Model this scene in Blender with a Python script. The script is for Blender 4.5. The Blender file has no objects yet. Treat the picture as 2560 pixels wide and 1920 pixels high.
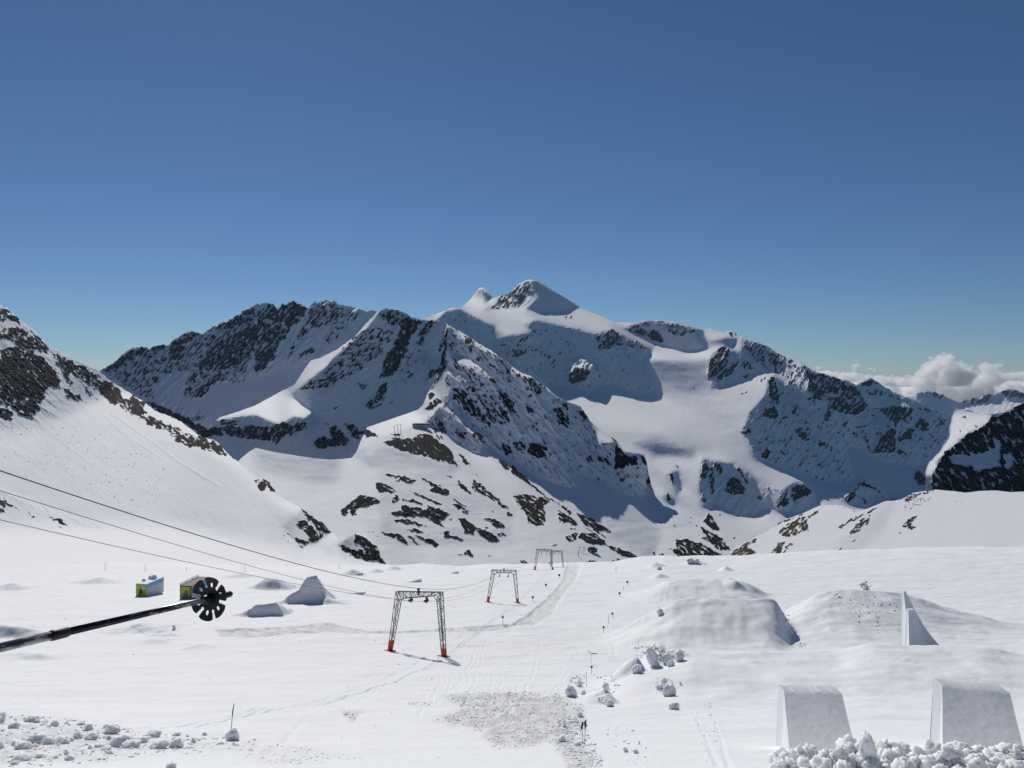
import bpy, bmesh, math, random
import numpy as np
from mathutils import Vector, Matrix, Quaternion
random.seed(7)
R = math.radians
SC = bpy.context.scene
COL = SC.collection

# ------------------------------------------------------------------ camera, sky, sun, exposure
F = 2009.0                 # focal length in pixels of the 2560 wide photograph
HX, HY = 1280.0, 925.0     # principal column, horizon row
SUN_AZ, SUN_EL = -19.0, 36.0     # degrees: azimuth from +Y towards +X, elevation
cd = bpy.data.cameras.new("camera")
cd.sensor_width = 36.0
cd.lens = 36.0 * F / 2560.0
cd.shift_y = (HY - 960.0) / 2560.0
cd.clip_start, cd.clip_end = 0.1, 200000.0
cam = bpy.data.objects.new("camera", cd); COL.objects.link(cam)
cam.location = (0, 0, 0); cam.rotation_euler = (R(90), 0, 0)
SC.camera = cam

W = bpy.data.worlds.new("World"); SC.world = W; W.use_nodes = True
nt = W.node_tree
sky = nt.nodes.new("ShaderNodeTexSky"); sky.sky_type = 'NISHITA'
sky.sun_disc = False
sky.sun_elevation = R(SUN_EL); sky.sun_rotation = R(SUN_AZ)
sky.altitude = 3000; sky.air_density = 1.0; sky.dust_density = 0.4; sky.ozone_density = 7.0
bg = nt.nodes["Background"]; bg.inputs[1].default_value = 0.050
tint = nt.nodes.new("ShaderNodeMix"); tint.data_type = 'RGBA'; tint.blend_type = 'MULTIPLY'; tint.inputs[0].default_value = 1.0
tint.inputs[7].default_value = (0.96, 1.06, 1.07, 1)          # the camera's colour balance
nt.links.new(sky.outputs[0], tint.inputs[6]); nt.links.new(tint.outputs[2], bg.inputs[0])

SDIR = Vector((math.sin(R(SUN_AZ)) * math.cos(R(SUN_EL)), math.cos(R(SUN_AZ)) * math.cos(R(SUN_EL)), math.sin(R(SUN_EL))))
sl = bpy.data.lights.new("sun", 'SUN'); sl.energy = 3.6; sl.angle = R(0.53); sl.color = (1.0, 0.945, 0.87)
so = bpy.data.objects.new("sun", sl); COL.objects.link(so)
so.rotation_euler = (-SDIR).to_track_quat('-Z', 'Y').to_euler()
so.location = SDIR * 500
vs = SC.view_settings
vs.view_transform = 'Standard'; vs.look = 'None'; vs.exposure = -0.06; vs.gamma = 1.0; vs.use_curve_mapping = False
SC.cycles.max_bounces = 14; SC.cycles.diffuse_bounces = 3; SC.cycles.volume_bounces = 12; SC.cycles.transparent_max_bounces = 12
SC.cycles.use_adaptive_sampling = True

# ------------------------------------------------------------------ helpers
def tag(o, label=None, cat=None, group=None, kind=None):
    if label: o["label"] = label
    if cat: o["category"] = cat
    if group: o["group"] = group
    if kind: o["kind"] = kind
    return o

def link(name, me, mat=None, parent=None):
    o = bpy.data.objects.new(name, me); COL.objects.link(o)
    if mat is not None and len(me.materials) == 0: me.materials.append(mat)
    if parent is not None: o.parent = parent
    return o

def empty(name, loc=(0, 0, 0), rz=0.0):
    o = bpy.data.objects.new(name, None); COL.objects.link(o)
    o.location = loc; o.rotation_euler = (0, 0, rz); o.empty_display_size = 0.3
    return o

def copy_tree(o, parent=None):
    c = o.copy(); COL.objects.link(c)
    c.parent = parent
    for ch in [x for x in SC.objects if x.parent == o]:
        copy_tree(ch, c)
    return c

def P(u, v, Y): return Vector(((u - HX) / F * Y, Y, (HY - v) / F * Y))

class MB:
    """collects boxes, bars, lathes into one mesh"""
    def __init__(s): s.bm = bmesh.new()
    def box(s, c, size, rot=None, bevel=0.0):
        m = Matrix.LocRotScale(Vector(c), rot, Vector(size))
        r = bmesh.ops.create_cube(s.bm, size=1.0, matrix=m)
        if bevel > 0:
            es = list({e for v in r['verts'] for e in v.link_edges})
            bmesh.ops.bevel(s.bm, geom=es, offset=bevel, segments=2, affect='EDGES', profile=0.5)
        return s
    def bar(s, a, b, r, r2=None, seg=8):
        a, b = Vector(a), Vector(b); d = b - a
        if d.length < 1e-6: return s
        q = d.to_track_quat('Z', 'Y')
        bmesh.ops.create_cone(s.bm, cap_ends=True, cap_tris=False, segments=seg, radius1=r, radius2=r if r2 is None else r2,
                              depth=d.length, matrix=Matrix.LocRotScale((a + b) / 2, q, None))
        return s
    def sq(s, a, b, w):
        a, b = Vector(a), Vector(b); d = b - a
        q = d.to_track_quat('Z', 'Y')
        bmesh.ops.create_cube(s.bm, size=1.0, matrix=Matrix.LocRotScale((a + b) / 2, q, Vector((w, w, d.length))))
        return s
    def tube(s, pts, r, seg=8):
        for a, b in zip(pts[:-1], pts[1:]): s.bar(a, b, r, seg=seg)
        return s
    def prism(s, poly, z0, z1):
        """poly in local xy extruded along z"""
        n = len(poly)
        v0 = [s.bm.verts.new((x, y, z0)) for x, y in poly]
        v1 = [s.bm.verts.new((x, y, z1)) for x, y in poly]
        for i in range(n):
            s.bm.faces.new((v0[i], v0[(i + 1) % n], v1[(i + 1) % n], v1[i]))
        s.bm.faces.new(v0[::-1]); s.bm.faces.new(v1)
        return s
    def build(s, name, mat, parent=None, smooth=False):
        bmesh.ops.recalc_face_normals(s.bm, faces=s.bm.faces)
        me = bpy.data.meshes.new(name); s.bm.to_mesh(me); s.bm.free()
        if smooth: me.polygons.foreach_set("use_smooth", [True] * len(me.polygons))
        return link(name, me, mat, parent)

# ---- noise (numpy) ----
_rng = np.random.RandomState(11)
_perm = np.tile(_rng.permutation(512).astype(np.int32), 3)
_gang = _rng.rand(512) * 2 * np.pi
_gx, _gy = np.cos(_gang).astype(np.float32), np.sin(_gang).astype(np.float32)
def perlin(x, y):
    x = np.asarray(x, np.float32); y = np.asarray(y, np.float32)
    xi = np.floor(x); yi = np.floor(y)
    xf = x - xi; yf = y - yi
    xi = xi.astype(np.int32) & 511; yi = yi.astype(np.int32) & 511
    x1 = (xi + 1) & 511; y1 = (yi + 1) & 511
    def g(ix, iy, dx, dy):
        h = _perm[_perm[ix] + iy] & 511
        return _gx[h] * dx + _gy[h] * dy
    u = xf * xf * xf * (xf * (xf * 6 - 15) + 10); v = yf * yf * yf * (yf * (yf * 6 - 15) + 10)
    a = g(xi, yi, xf, yf); b = g(x1, yi, xf - 1, yf); c = g(xi, y1, xf, yf - 1); d = g(x1, y1, xf - 1, yf - 1)
    return ((a + u * (b - a)) * (1 - v) + (c + u * (d - c)) * v) * 1.5
def fbm(x, y, o=4, gain=0.5, lac=2.03):
    t = 0; a = 1.0; n = 0
    for i in range(o):
        t = t + a * perlin(x + 17.3 * i, y - 9.1 * i); n += a; a *= gain; x = x * lac; y = y * lac
    return t / n
def ridged(x, y, o=4, gain=0.5):
    t = 0; a = 1.0; n = 0
    for i in range(o):
        t = t + a * (1 - 2 * np.abs(perlin(x + 31.7 * i, y + 5.3 * i))); n += a; a *= gain; x = x * 2.07; y = y * 2.07
    return t / n
def sstep(a, b, x):
    t = np.clip((x - a) / (b - a), 0, 1); return t * t * (3 - 2 * t)

# ---- polygons read off the photograph in enlarged tiles, turned into photograph pixels ----
TILES = {1: (0, 700), 2: (640, 700), 3: (1280, 700), 4: (1920, 760), 5: (0, 1100), 6: (640, 1050), 7: (1280, 1050),
         8: (1920, 1100), 9: (0, 1440), 10: (640, 1440), 11: (1280, 1440), 12: (1920, 1440)}
def T(t, s):
    ox, oy = TILES[t]; out = []
    for w in s.split():
        a, b = w.split(',')
        out.append((ox + float(a) / 3.456, oy + float(b) / 3.456))
    return out
def signed_dist(pts, u, v):
    """positive inside, pixels"""
    d2 = np.full(u.shape, 1e12, np.float32); ins = np.zeros(u.shape, bool)
    n = len(pts)
    for i in range(n):
        x0, y0 = pts[i]; x1, y1 = pts[(i + 1) % n]
        dx, dy = x1 - x0, y1 - y0; L = dx * dx + dy * dy + 1e-9
        t = np.clip(((u - x0) * dx + (v - y0) * dy) / L, 0, 1)
        ex = u - x0 - t * dx; ey = v - y0 - t * dy
        d2 = np.minimum(d2, ex * ex + ey * ey)
        if y0 != y1:
            c = ((y0 > v) != (y1 > v)) & (u < (x1 - x0) * (v - y0) / (y1 - y0) + x0)
            ins ^= c
    d = np.sqrt(d2)
    return np.where(ins, d, -d)
def in_poly(pts, u, v, feather, wu=0, wv=0):
    """soft 0..1 mask; (index arrays of the bounding box are used to save time)"""
    m = np.zeros(u.shape, np.float32)
    xs = [p[0] for p in pts]; ys = [p[1] for p in pts]; pad = feather + 14
    sel = (u > min(xs) - pad) & (u < max(xs) + pad) & (v > min(ys) - pad) & (v < max(ys) + pad)
    if not sel.any(): return m, sel
    uu = u[sel] + (wu[sel] if np.ndim(wu) else 0); vv = v[sel] + (wv[sel] if np.ndim(wv) else 0)
    m[sel] = sstep(-feather, feather, signed_dist(pts, uu, vv))
    return m, sel

def poisson(gx, gy):
    """least squares surface of a gradient field (Neumann), by mirrored FFT"""
    H, Wd = gx.shape
    dx = 0.5 * (gx[:, :-1] + gx[:, 1:]); dy = 0.5 * (gy[:-1] + gy[1:])
    div = np.zeros((H, Wd))
    div[:, :-1] += dx; div[:, 1:] -= dx; div[:-1] += dy; div[1:] -= dy
    m = np.concatenate([div, div[:, ::-1]], 1); m = np.concatenate([m, m[::-1]], 0)
    f = np.fft.fft2(m)
    ky = 2 - 2 * np.cos(2 * np.pi * np.arange(2 * H) / (2 * H)); kx = 2 - 2 * np.cos(2 * np.pi * np.arange(2 * Wd) / (2 * Wd))
    e = ky[:, None] + kx[None, :]; e[0, 0] = 1
    f = -f / e; f[0, 0] = 0
    return np.real(np.fft.ifft2(f))[:H, :Wd]

def bilinear(A, x, y):
    x = np.clip(x, 0, A.shape[1] - 1.001); y = np.clip(y, 0, A.shape[0] - 1.001)
    i = x.astype(int); j = y.astype(int); fx = x - i; fy = y - j
    return (A[j, i] * (1 - fx) + A[j, i + 1] * fx) * (1 - fy) + (A[j + 1, i] * (1 - fx) + A[j + 1, i + 1] * fx) * fy

def grid_mesh(name, X, Y, Z, mat, attrs=None):
    h, w = X.shape
    me = bpy.data.meshes.new(name)
    co = np.stack([X, Y, Z], -1).reshape(-1, 3).astype(np.float32)
    idx = np.arange(h * w).reshape(h, w)
    q = np.stack([idx[:-1, :-1], idx[:-1, 1:], idx[1:, 1:], idx[1:, :-1]], -1).reshape(-1, 4)
    me.vertices.add(len(co)); me.vertices.foreach_set("co", co.ravel())
    me.loops.add(q.size); me.loops.foreach_set("vertex_index", q.ravel().astype(np.int32))
    me.polygons.add(len(q)); me.polygons.foreach_set("loop_start", (np.arange(len(q)) * 4).astype(np.int32))
    me.polygons.foreach_set("loop_total", np.full(len(q), 4, np.int32))
    me.polygons.foreach_set("use_smooth", np.ones(len(q), bool))
    me.update(calc_edges=True)
    for k, a in (attrs or {}).items():
        at = me.attributes.new(k, 'FLOAT', 'POINT'); at.data.foreach_set("value", a.ravel().astype(np.float32))
    return link(name, me, mat)

# ------------------------------------------------------------------ materials
def newmat(name):
    m = bpy.data.materials.new(name); m.use_nodes = True
    t = m.node_tree; b = t.nodes["Principled BSDF"]
    return m, t, b
def nd(t, typ, **kw):
    n = t.nodes.new(typ)
    for k, v in kw.items(): setattr(n, k, v)
    return n
def plain(name, col, rough=0.6, metal=0.0, noise=0.0, nscale=8.0, spec=0.4):
    m, t, b = newmat(name)
    b.inputs["Roughness"].default_value = rough; b.inputs["Metallic"].default_value = metal
    b.inputs["Specular IOR Level"].default_value = spec
    if noise > 0:
        tc = nd(t, "ShaderNodeTexCoord"); n = nd(t, "ShaderNodeTexNoise"); n.inputs["Scale"].default_value = nscale; n.inputs["Detail"].default_value = 5
        r = nd(t, "ShaderNodeMix", data_type='RGBA')
        r.inputs[6].default_value = tuple(c * (1 - noise) for c in col) + (1,)
        r.inputs[7].default_value = tuple(min(1, c * (1 + noise)) for c in col) + (1,)
        t.links.new(tc.outputs["Object"], n.inputs["Vector"]); t.links.new(n.outputs["Fac"], r.inputs[0]); t.links.new(r.outputs[2], b.inputs["Base Color"])
    else:
        b.inputs["Base Color"].default_value = tuple(col) + (1,)
    return m

SNOW = (0.835, 0.86, 0.89)
def terrain_mat(name, scale, bump_d, rock_lo=(0.006, 0.006, 0.007), rock_hi=(0.036, 0.029, 0.026), warm=(0.17, 0.125, 0.085), edge=0.05, jitter=0.35, snow_bump=0.3):
    """snow with bare rock where the vertex attribute 'rock' (plus fine noise) passes one half; scale in metres of the fine grain"""
    m, t, b = newmat(name)
    L = t.links.new
    g = nd(t, "ShaderNodeNewGeometry")
    at = nd(t, "ShaderNodeAttribute", attribute_name="rock"); aw = nd(t, "ShaderNodeAttribute", attribute_name="warm")
    n1 = nd(t, "ShaderNodeTexNoise"); n1.inputs["Scale"].default_value = 1.0 / scale; n1.inputs["Detail"].default_value = 6; n1.inputs["Roughness"].default_value = 0.62
    L(g.outputs["Position"], n1.inputs["Vector"])
    n4 = nd(t, "ShaderNodeTexNoise"); n4.inputs["Scale"].default_value = 0.22 / scale; n4.inputs["Detail"].default_value = 9; n4.inputs["Roughness"].default_value = 0.68; L(g.outputs["Position"], n4.inputs["Vector"])
    ma = nd(t, "ShaderNodeMath", operation='MULTIPLY_ADD'); ma.inputs[1].default_value = jitter; ma.inputs[2].default_value = -jitter * 0.5
    L(n1.outputs["Fac"], ma.inputs[0])
    mb_ = nd(t, "ShaderNodeMath", operation='MULTIPLY_ADD'); mb_.inputs[1].default_value = 0.75; mb_.inputs[2].default_value = -0.40; L(n4.outputs["Fac"], mb_.inputs[0])
    a0 = nd(t, "ShaderNodeMath", operation='ADD'); L(ma.outputs[0], a0.inputs[0]); L(mb_.outputs[0], a0.inputs[1])
    ad = nd(t, "ShaderNodeMath", operation='ADD'); L(at.outputs["Fac"], ad.inputs[0]); L(a0.outputs[0], ad.inputs[1])
    mr = nd(t, "ShaderNodeMapRange", interpolation_type='SMOOTHSTEP'); mr.inputs[1].default_value = 0.5 - edge; mr.inputs[2].default_value = 0.5 + edge
    L(ad.outputs[0], mr.inputs[0])
    # rock colour
    n2 = nd(t, "ShaderNodeTexNoise"); n2.inputs["Scale"].default_value = 0.45 / scale; n2.inputs["Detail"].default_value = 8; n2.inputs["Roughness"].default_value = 0.7
    L(g.outputs["Position"], n2.inputs["Vector"])
    cr = nd(t, "ShaderNodeValToRGB"); e = cr.color_ramp.elements
    e[0].position = 0.44; e[0].color = rock_lo + (1,); e[1].position = 0.70; e[1].color = tuple(2.1 * c for c in rock_hi) + (1,)
    L(n2.outputs["Fac"], cr.inputs[0])
    mw = nd(t, "ShaderNodeMix", data_type='RGBA'); L(aw.outputs["Fac"], mw.inputs[0]); L(cr.outputs[0], mw.inputs[6])
    wc = nd(t, "ShaderNodeMix", data_type='RGBA'); L(n2.outputs["Fac"], wc.inputs[0]); wc.inputs[6].default_value = tuple(c * 0.35 for c in warm) + (1,); wc.inputs[7].default_value = warm + (1,)
    L(wc.outputs[2], mw.inputs[7])
    # snow colour
    n3 = nd(t, "ShaderNodeTexNoise"); n3.inputs["Scale"].default_value = 0.11 / scale; n3.inputs["Detail"].default_value = 4
    L(g.outputs["Position"], n3.inputs["Vector"])
    sc = nd(t, "ShaderNodeMix", data_type='RGBA'); L(n3.outputs["Fac"], sc.inputs[0])
    sc.inputs[6].default_value = tuple(c * 0.965 for c in SNOW) + (1,); sc.inputs[7].default_value = SNOW + (1,)
    fin = nd(t, "ShaderNodeMix", data_type='RGBA'); L(mr.outputs[0], fin.inputs[0]); L(sc.outputs[2], fin.inputs[6]); L(mw.outputs[2], fin.inputs[7])
    L(fin.outputs[2], b.inputs["Base Color"])
    rr = nd(t, "ShaderNodeMapRange"); L(mr.outputs[0], rr.inputs[0]); rr.inputs[3].default_value = 0.75; rr.inputs[4].default_value = 0.9
    L(rr.outputs[0], b.inputs["Roughness"])
    rs = nd(t, "ShaderNodeMapRange"); L(mr.outputs[0], rs.inputs[0]); rs.inputs[3].default_value = 0.18; rs.inputs[4].default_value = 0.04; L(rs.outputs[0], b.inputs["Specular IOR Level"])
    # bump: rough rock, soft snow
    st = nd(t, "ShaderNodeMapRange"); L(mr.outputs[0], st.inputs[0]); st.inputs[3].default_value = snow_bump; st.inputs[4].default_value = 1.0
    hm = nd(t, "ShaderNodeMath", operation='MULTIPLY'); L(n4.outputs["Fac"], hm.inputs[0]); L(mr.outputs[0], hm.inputs[1])
    bq = nd(t, "ShaderNodeBump"); bq.inputs["Distance"].default_value = bump_d * 5; bq.inputs["Strength"].default_value = 0.9; L(hm.outputs[0], bq.inputs["Height"])
    bp = nd(t, "ShaderNodeBump"); bp.inputs["Distance"].default_value = bump_d; L(st.outputs[0], bp.inputs["Strength"]); L(n1.outputs["Fac"], bp.inputs["Height"]); L(bq.outputs[0], bp.inputs["Normal"])
    L(bp.outputs[0], b.inputs["Normal"])
    return m

# ------------------------------------------------------------------ a mountain side: slopes -> surface
def interp(pts, u):
    pts = sorted(pts); return np.interp(u, [p[0] for p in pts], [p[1] for p in pts])
LAYERS = {}
DBG = None
def mountain(name, top, bottom, u0, u1, base, slopes, anchor, rocks, mat, nu, nv, jag=((0, 2.0),), jag_len=9.0, theta=55, grain=(34, 9), rough=0.0006,
             relief=1.0, back=0.5, undul=0.0, bfun=None, rock_amp=0.8, warp=7.0, seed=0.0, label=None, back_len=0.12, iters=240, pull=0.03, ribs=(), bumps=()):
    step = 4.0
    # 1. target slopes (a = dz/dx, b = dz/dy) on a pixel raster
    vmin = min(p[1] for p in top) - 40; vmax = max(p[1] for p in bottom) + 20
    gu = np.arange(u0 - 20, u1 + 20, step); gv = np.arange(vmin, vmax, step)
    GU, GV = np.meshgrid(gu, gv)
    k = (HY - GV) / F; p = (GU - HX) / F
    A = np.full(GU.shape, base[0]); B = np.full(GU.shape, base[1]); RG = np.full(GU.shape, rough)
    if bfun is not None: B = bfun(GU, GV)
    for s in slopes:
        pts, a, b, fe = s[:4]; rg = s[4] if len(s) > 4 else rough
        m, _ = in_poly(pts, GU, GV, fe)
        A = A * (1 - m) + a * m; B = B * (1 - m) + b * m; RG = RG * (1 - m) + rg * m
    # 1b. depth (log of the distance) whose slopes meet the sun as asked, free outside the outline
    S1, S2, S3 = SDIR.x, SDIR.y, SDIR.z
    E = -S1 * A - S2 * B + S3                       # what the sun sees of each slope (negative: turned away)
    dark = E < 0
    inside = ((GV > interp(top, gu)[None] - 6) & (GV < interp(bottom, gu)[None] + 10)).astype(float)
    Q = np.clip(B + A * p - k, 0.07, 2.5)
    tk = 1.0 / Q; tp = np.clip(-A / Q, -6, 6)
    pk, pp = tk, tp
    for it in range(iters):
        Lr = poisson(pp * step / F, -pk * step / F)   # columns run with u, rows with -k
        ck = -np.gradient(Lr, axis=0) * F / step; cp = np.gradient(Lr, axis=1) * F / step
        if it < 25:
            pk = np.where(inside > 0, tk, ck); pp = np.where(inside > 0, tp, cp); continue
        kk = np.clip(ck, 0.45, 14); qq = np.clip(cp, -7, 7)
        a_ = -qq / kk; b_ = 1 / kk + k - a_ * p
        e = -S1 * a_ - S2 * b_ + S3
        d = np.where(dark, np.minimum(0, E - 0.05 - e), E - e)
        ak = qq / kk ** 2; ap = -1 / kk
        ek = -S1 * ak - S2 * (-1 / kk ** 2 - p * ak); ep = -S1 * ap + S2 * p * ap
        n2 = ek * ek + ep * ep + 2e-3
        sk = np.clip(0.8 * d * ek / n2, -0.5 * kk, 0.5 * kk); sp = np.clip(0.8 * d * ep / n2, -1.5, 1.5)
        pk = kk + sk + pull * (tk - kk); pp = qq + sp + pull * (tp - qq)
        pk = inside * pk + (1 - inside) * ck; pp = inside * pp + (1 - inside) * cp
    if DBG is not None: DBG[name] = dict(e=e, E=E, L=Lr, ins=inside, a=a_, b=b_)
    # 2. mesh rows from the hidden foot to the skyline
    u = np.linspace(u0, u1, nu)
    tv = interp(top, u); bv = interp(bottom, u)
    ja = interp(jag, u)
    tv = tv + ja * (fbm(u / jag_len + seed, u * 0 + 3.3 + seed, 4, 0.6) + 0.4 * ridged(u / (jag_len * 0.45) + seed, u * 0 + 1.7, 3))
    bv = np.maximum(bv, tv + 12)
    t = np.linspace(0, 1, nv)[:, None]
    kw = int(45 / (u[1] - u[0])); kn = np.exp(-0.5 * (np.arange(-2 * kw, 2 * kw + 1) / kw) ** 2); kn /= kn.sum()
    ts = np.convolve(np.pad(tv, 2 * kw, mode='edge'), kn, 'valid')       # lower rows follow a calmer line than the skyline
    ts = np.minimum(ts, bv - 10)
    V = bv[None] + (ts - bv)[None] * t + (tv - ts)[None] * sstep(0.25, 1.0, t); U = np.repeat(u[None], nv, 0)
    L = bilinear(Lr, (U - gu[0]) / step, (V - gv[0]) / step)
    la = bilinear(Lr, np.array([(anchor[0] - gu[0]) / step]), np.array([(anchor[1] - gv[0]) / step]))[0]
    L = L - la + math.log(anchor[2])
    rg = bilinear(RG, (U - gu[0]) / step, (V - gv[0]) / step)
    # metres on the hillside at the anchor distance, expressed so that one unit = one photo pixel there
    sx = U; sz = V
    # 3. bare rock
    wu = warp * fbm(sx / 16 + 5 + seed, sz / 16, 3); wv = warp * fbm(sx / 16 - 9, sz / 16 + 31 + seed, 3)
    rock = np.zeros(U.shape, np.float32); warm = np.zeros(U.shape, np.float32); edge = np.ones(U.shape, np.float32) * -0.2
    for rk in rocks:
        pts, st = rk[0], rk[1] - (0.10 if rk[1] > 0.69 else 0.0); th = rk[2] if len(rk) > 2 and rk[2] is not None else theta; wm = rk[3] if len(rk) > 3 else 0.0
        gr = rk[4] if len(rk) > 4 else grain
        m, sel = in_poly(pts, U, V, 4.0, wu, wv)
        if not sel.any(): continue
        if st < 0:
            rock = rock * (1 - m); continue
        c, s = math.cos(R(th)), math.sin(R(th))
        al = (sx[sel] * c - sz[sel] * s) / gr[0]; ac = (sx[sel] * s + sz[sel] * c) / gr[1]
        n = fbm(al + st * 13, ac + seed, 4, 0.58)
        val = m[sel] * (st + rock_amp * n) - (1 - m[sel]) * 0.15
        rs = rock[sel]; up = val > rs
        rock[sel] = np.where(up, val, rs); w0 = warm[sel]; warm[sel] = np.where(up & (m[sel] > 0.3), wm, w0)
    # 4. relief: gullies and ribs along the fall lines, blocks in the rock
    c, s = math.cos(R(theta)), math.sin(R(theta))
    al = (sx * c - sz * s); ac = (sx * s + sz * c)
    rel = ridged(al / 90 + seed, ac / 26, 4, 0.55)
    fine = fbm(al / 22, ac / 7 + seed, 4, 0.6)
    rmask = sstep(0.35, 0.6, rock)
    dL = -relief * (rg * rel * 2.2 + rg * 0.8 * fine + rmask * 0.0024 * (0.55 + 0.9 * fine + 0.7 * ridged(al / 12, ac / 6, 3)))
    for pts, wd, hh in ribs:                                        # sharp snow crests running down a face
        d2 = np.full(U.shape, 1e9)
        for (x0, y0), (x1, y1) in zip(pts[:-1], pts[1:]):
            dx, dy = x1 - x0, y1 - y0; tt = np.clip(((U + wu * .5 - x0) * dx + (V + wv * .5 - y0) * dy) / (dx * dx + dy * dy), 0, 1)
            d2 = np.minimum(d2, (U + wu * .5 - x0 - tt * dx) ** 2 + (V + wv * .5 - y0 - tt * dy) ** 2)
        dL = dL - hh * wd / F * np.clip(1 - np.sqrt(d2) / wd, 0, 1)
    for bu, bv_, ru, rv, hh in bumps:
        dL = dL - hh * np.clip(1 - ((U + 1.6 * wu - bu) / ru) ** 2 - ((V + 1.6 * wv - bv_) / rv) ** 2, 0, 1) ** 0.8 * (1 + 0.35 * fine)
    if undul > 0: dL = dL + undul * fbm(sx / 130 + seed, sz / 45, 3)
    L = L + dL
    Yd = np.exp(L)
    X = (U - HX) / F * Yd; Z = (HY - V) / F * Yd
    # 5. the far side of the crest falls away
    xs, ys, zs, rs_, ws_ = [X], [Yd], [Z], [rock], [warm]
    cx, cy, cz = X[-1], Yd[-1], Z[-1]
    for q in (0.002, 0.006, 0.015, 0.035, 0.07, 1.0):
        d = cy * back_len * q
        yy = cy + d
        xs.append((cx / cy * yy)[None]); ys.append(yy[None])
        zs.append((cz - d * back * (0.5 + 0.5 * min(1, q * 30)))[None]); rs_.append(rock[-1:] * 0.9); ws_.append(warm[-1:])
    X = np.concatenate(xs); Yd2 = np.concatenate(ys); Z = np.concatenate(zs)
    o = grid_mesh(name, X, Yd2, Z, mat, {"rock": np.concatenate(rs_), "warm": np.concatenate(ws_)})
    tag(o, kind="structure")
    LAYERS[name if label is None else label] = dict(u=u, tv=tv, bv=bv, Y=Yd, nv=nv, V=V)
    return o
def on_layer(key, u, v):
    d = LAYERS[key]
    ui = (u - d["u"][0]) / (d["u"][-1] - d["u"][0]) * (len(d["u"]) - 1)
    t = np.interp(u, d["u"], d["tv"]); b = np.interp(u, d["u"], d["bv"])
    col = d['V'][:, int(round(ui))]; vi = float(np.interp(-v, -col, np.arange(d['nv'])))
    Y = bilinear(d["Y"], np.array([ui]), np.array([vi]))[0]
    return P(u, v, float(Y))

# ------------------------------------------------------------------ mountains, far to near
M_far = terrain_mat("far_rock_snow", 9.0, 4.0, rock_lo=(0.009, 0.009, 0.011), rock_hi=(0.045, 0.038, 0.036))
M_mid = terrain_mat("mid_rock_snow", 3.0, 1.6)
M_near = terrain_mat("near_rock_snow", 1.6, 0.9, rock_hi=(0.042, 0.032, 0.028))

def sh3(pts, dx=0, dy=0): return [(x + dx / 3.456, y + dy / 3.456) for x, y in pts]

# --- far chain beyond the right ridge
mountain("distant_mountains",
    T(4, "1100,900 1200,815 1230,800 1290,765 1400,752 1500,775 1560,810 1650,850 1700,825 1830,800 1900,770 1960,785 2020,745 2120,735 2212,770 2400,720"),
    [(2200, 1060), (2640, 1060)], 2225, 2640, (-0.1, 0.75),
    [(T(4, "1230,800 1290,760 1285,840 1300,870 1230,830"), 0.7, 0.3, 3), (T(4, "1650,900 1800,860 2212,830 2400,1000 1650,1000"), 0.1, 0.2, 8)],
    (2400, 1020, 9500), [(T(4, "1640,860 1700,820 1900,770 1990,790 1960,850 1800,870"), 0.5), (T(4, "1990,780 2020,740 2400,720 2400,800 2100,820"), 0.62), (T(4, "1290,760 1400,740 1560,800 1500,830"), 0.4)],
    M_far, 260, 70, jag=((2225, 2.5), (2640, 3.0)), theta=60, rough=0.0009, relief=1.0, seed=8.0)

# --- far glacier basin with the white summit and the long right hand ridge
topC = T(2, "1300,420 1440,338 1640,262 1690,238 1770,245 1850,170 1900,100 1935,66 1965,64 2000,88 2050,150 2075,150 2120,130 2180,120 2212,92") + \
    T(3, "60,30 125,2 150,-5 220,5 280,30 340,80 440,140 530,190 600,240 640,262 700,285 800,325 870,362 1000,367 1060,372 1120,355 1180,348 1290,345 1360,355 1440,372 1560,400 1660,430 1710,412 1740,432 1850,455 1860,440 1910,440 1960,480 2030,510 2110,530 2200,565") + \
    T(4, "60,405 160,460 280,500 390,570 560,620 620,645 680,655 760,700 790,680 890,635 960,680 1090,760 1280,830 1420,900 1500,930 1600,990 1800,1100")
C8 = T(4, "-227,1088 -152,933 -32,793 0,655 60,615 170,690 320,750 420,840 560,790 740,900 870,885 1050,880 1300,885 1490,925 1570,960 1560,1160 1490,1270 1380,1370 1280,1395 1180,1400 1050,1385 960,1350 890,1310 800,1240 700,1215 690,1320 750,1500 720,1530 600,1545 480,1530 340,1490 180,1440 0,1385 -100,1340 -170,1200")
C2 = T(3, "-660,345 -560,262 -440,245 -380,280 -160,395 -130,500 20,470 180,450 120,380 200,350 340,370 560,420 720,465 860,420 960,470 1200,600 1200,640 1130,680 1180,820 1230,940 1235,985 1180,1000 1080,985 980,945 850,915 745,910 745,940 690,970 620,960 500,890 310,925 -700,925")
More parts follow.
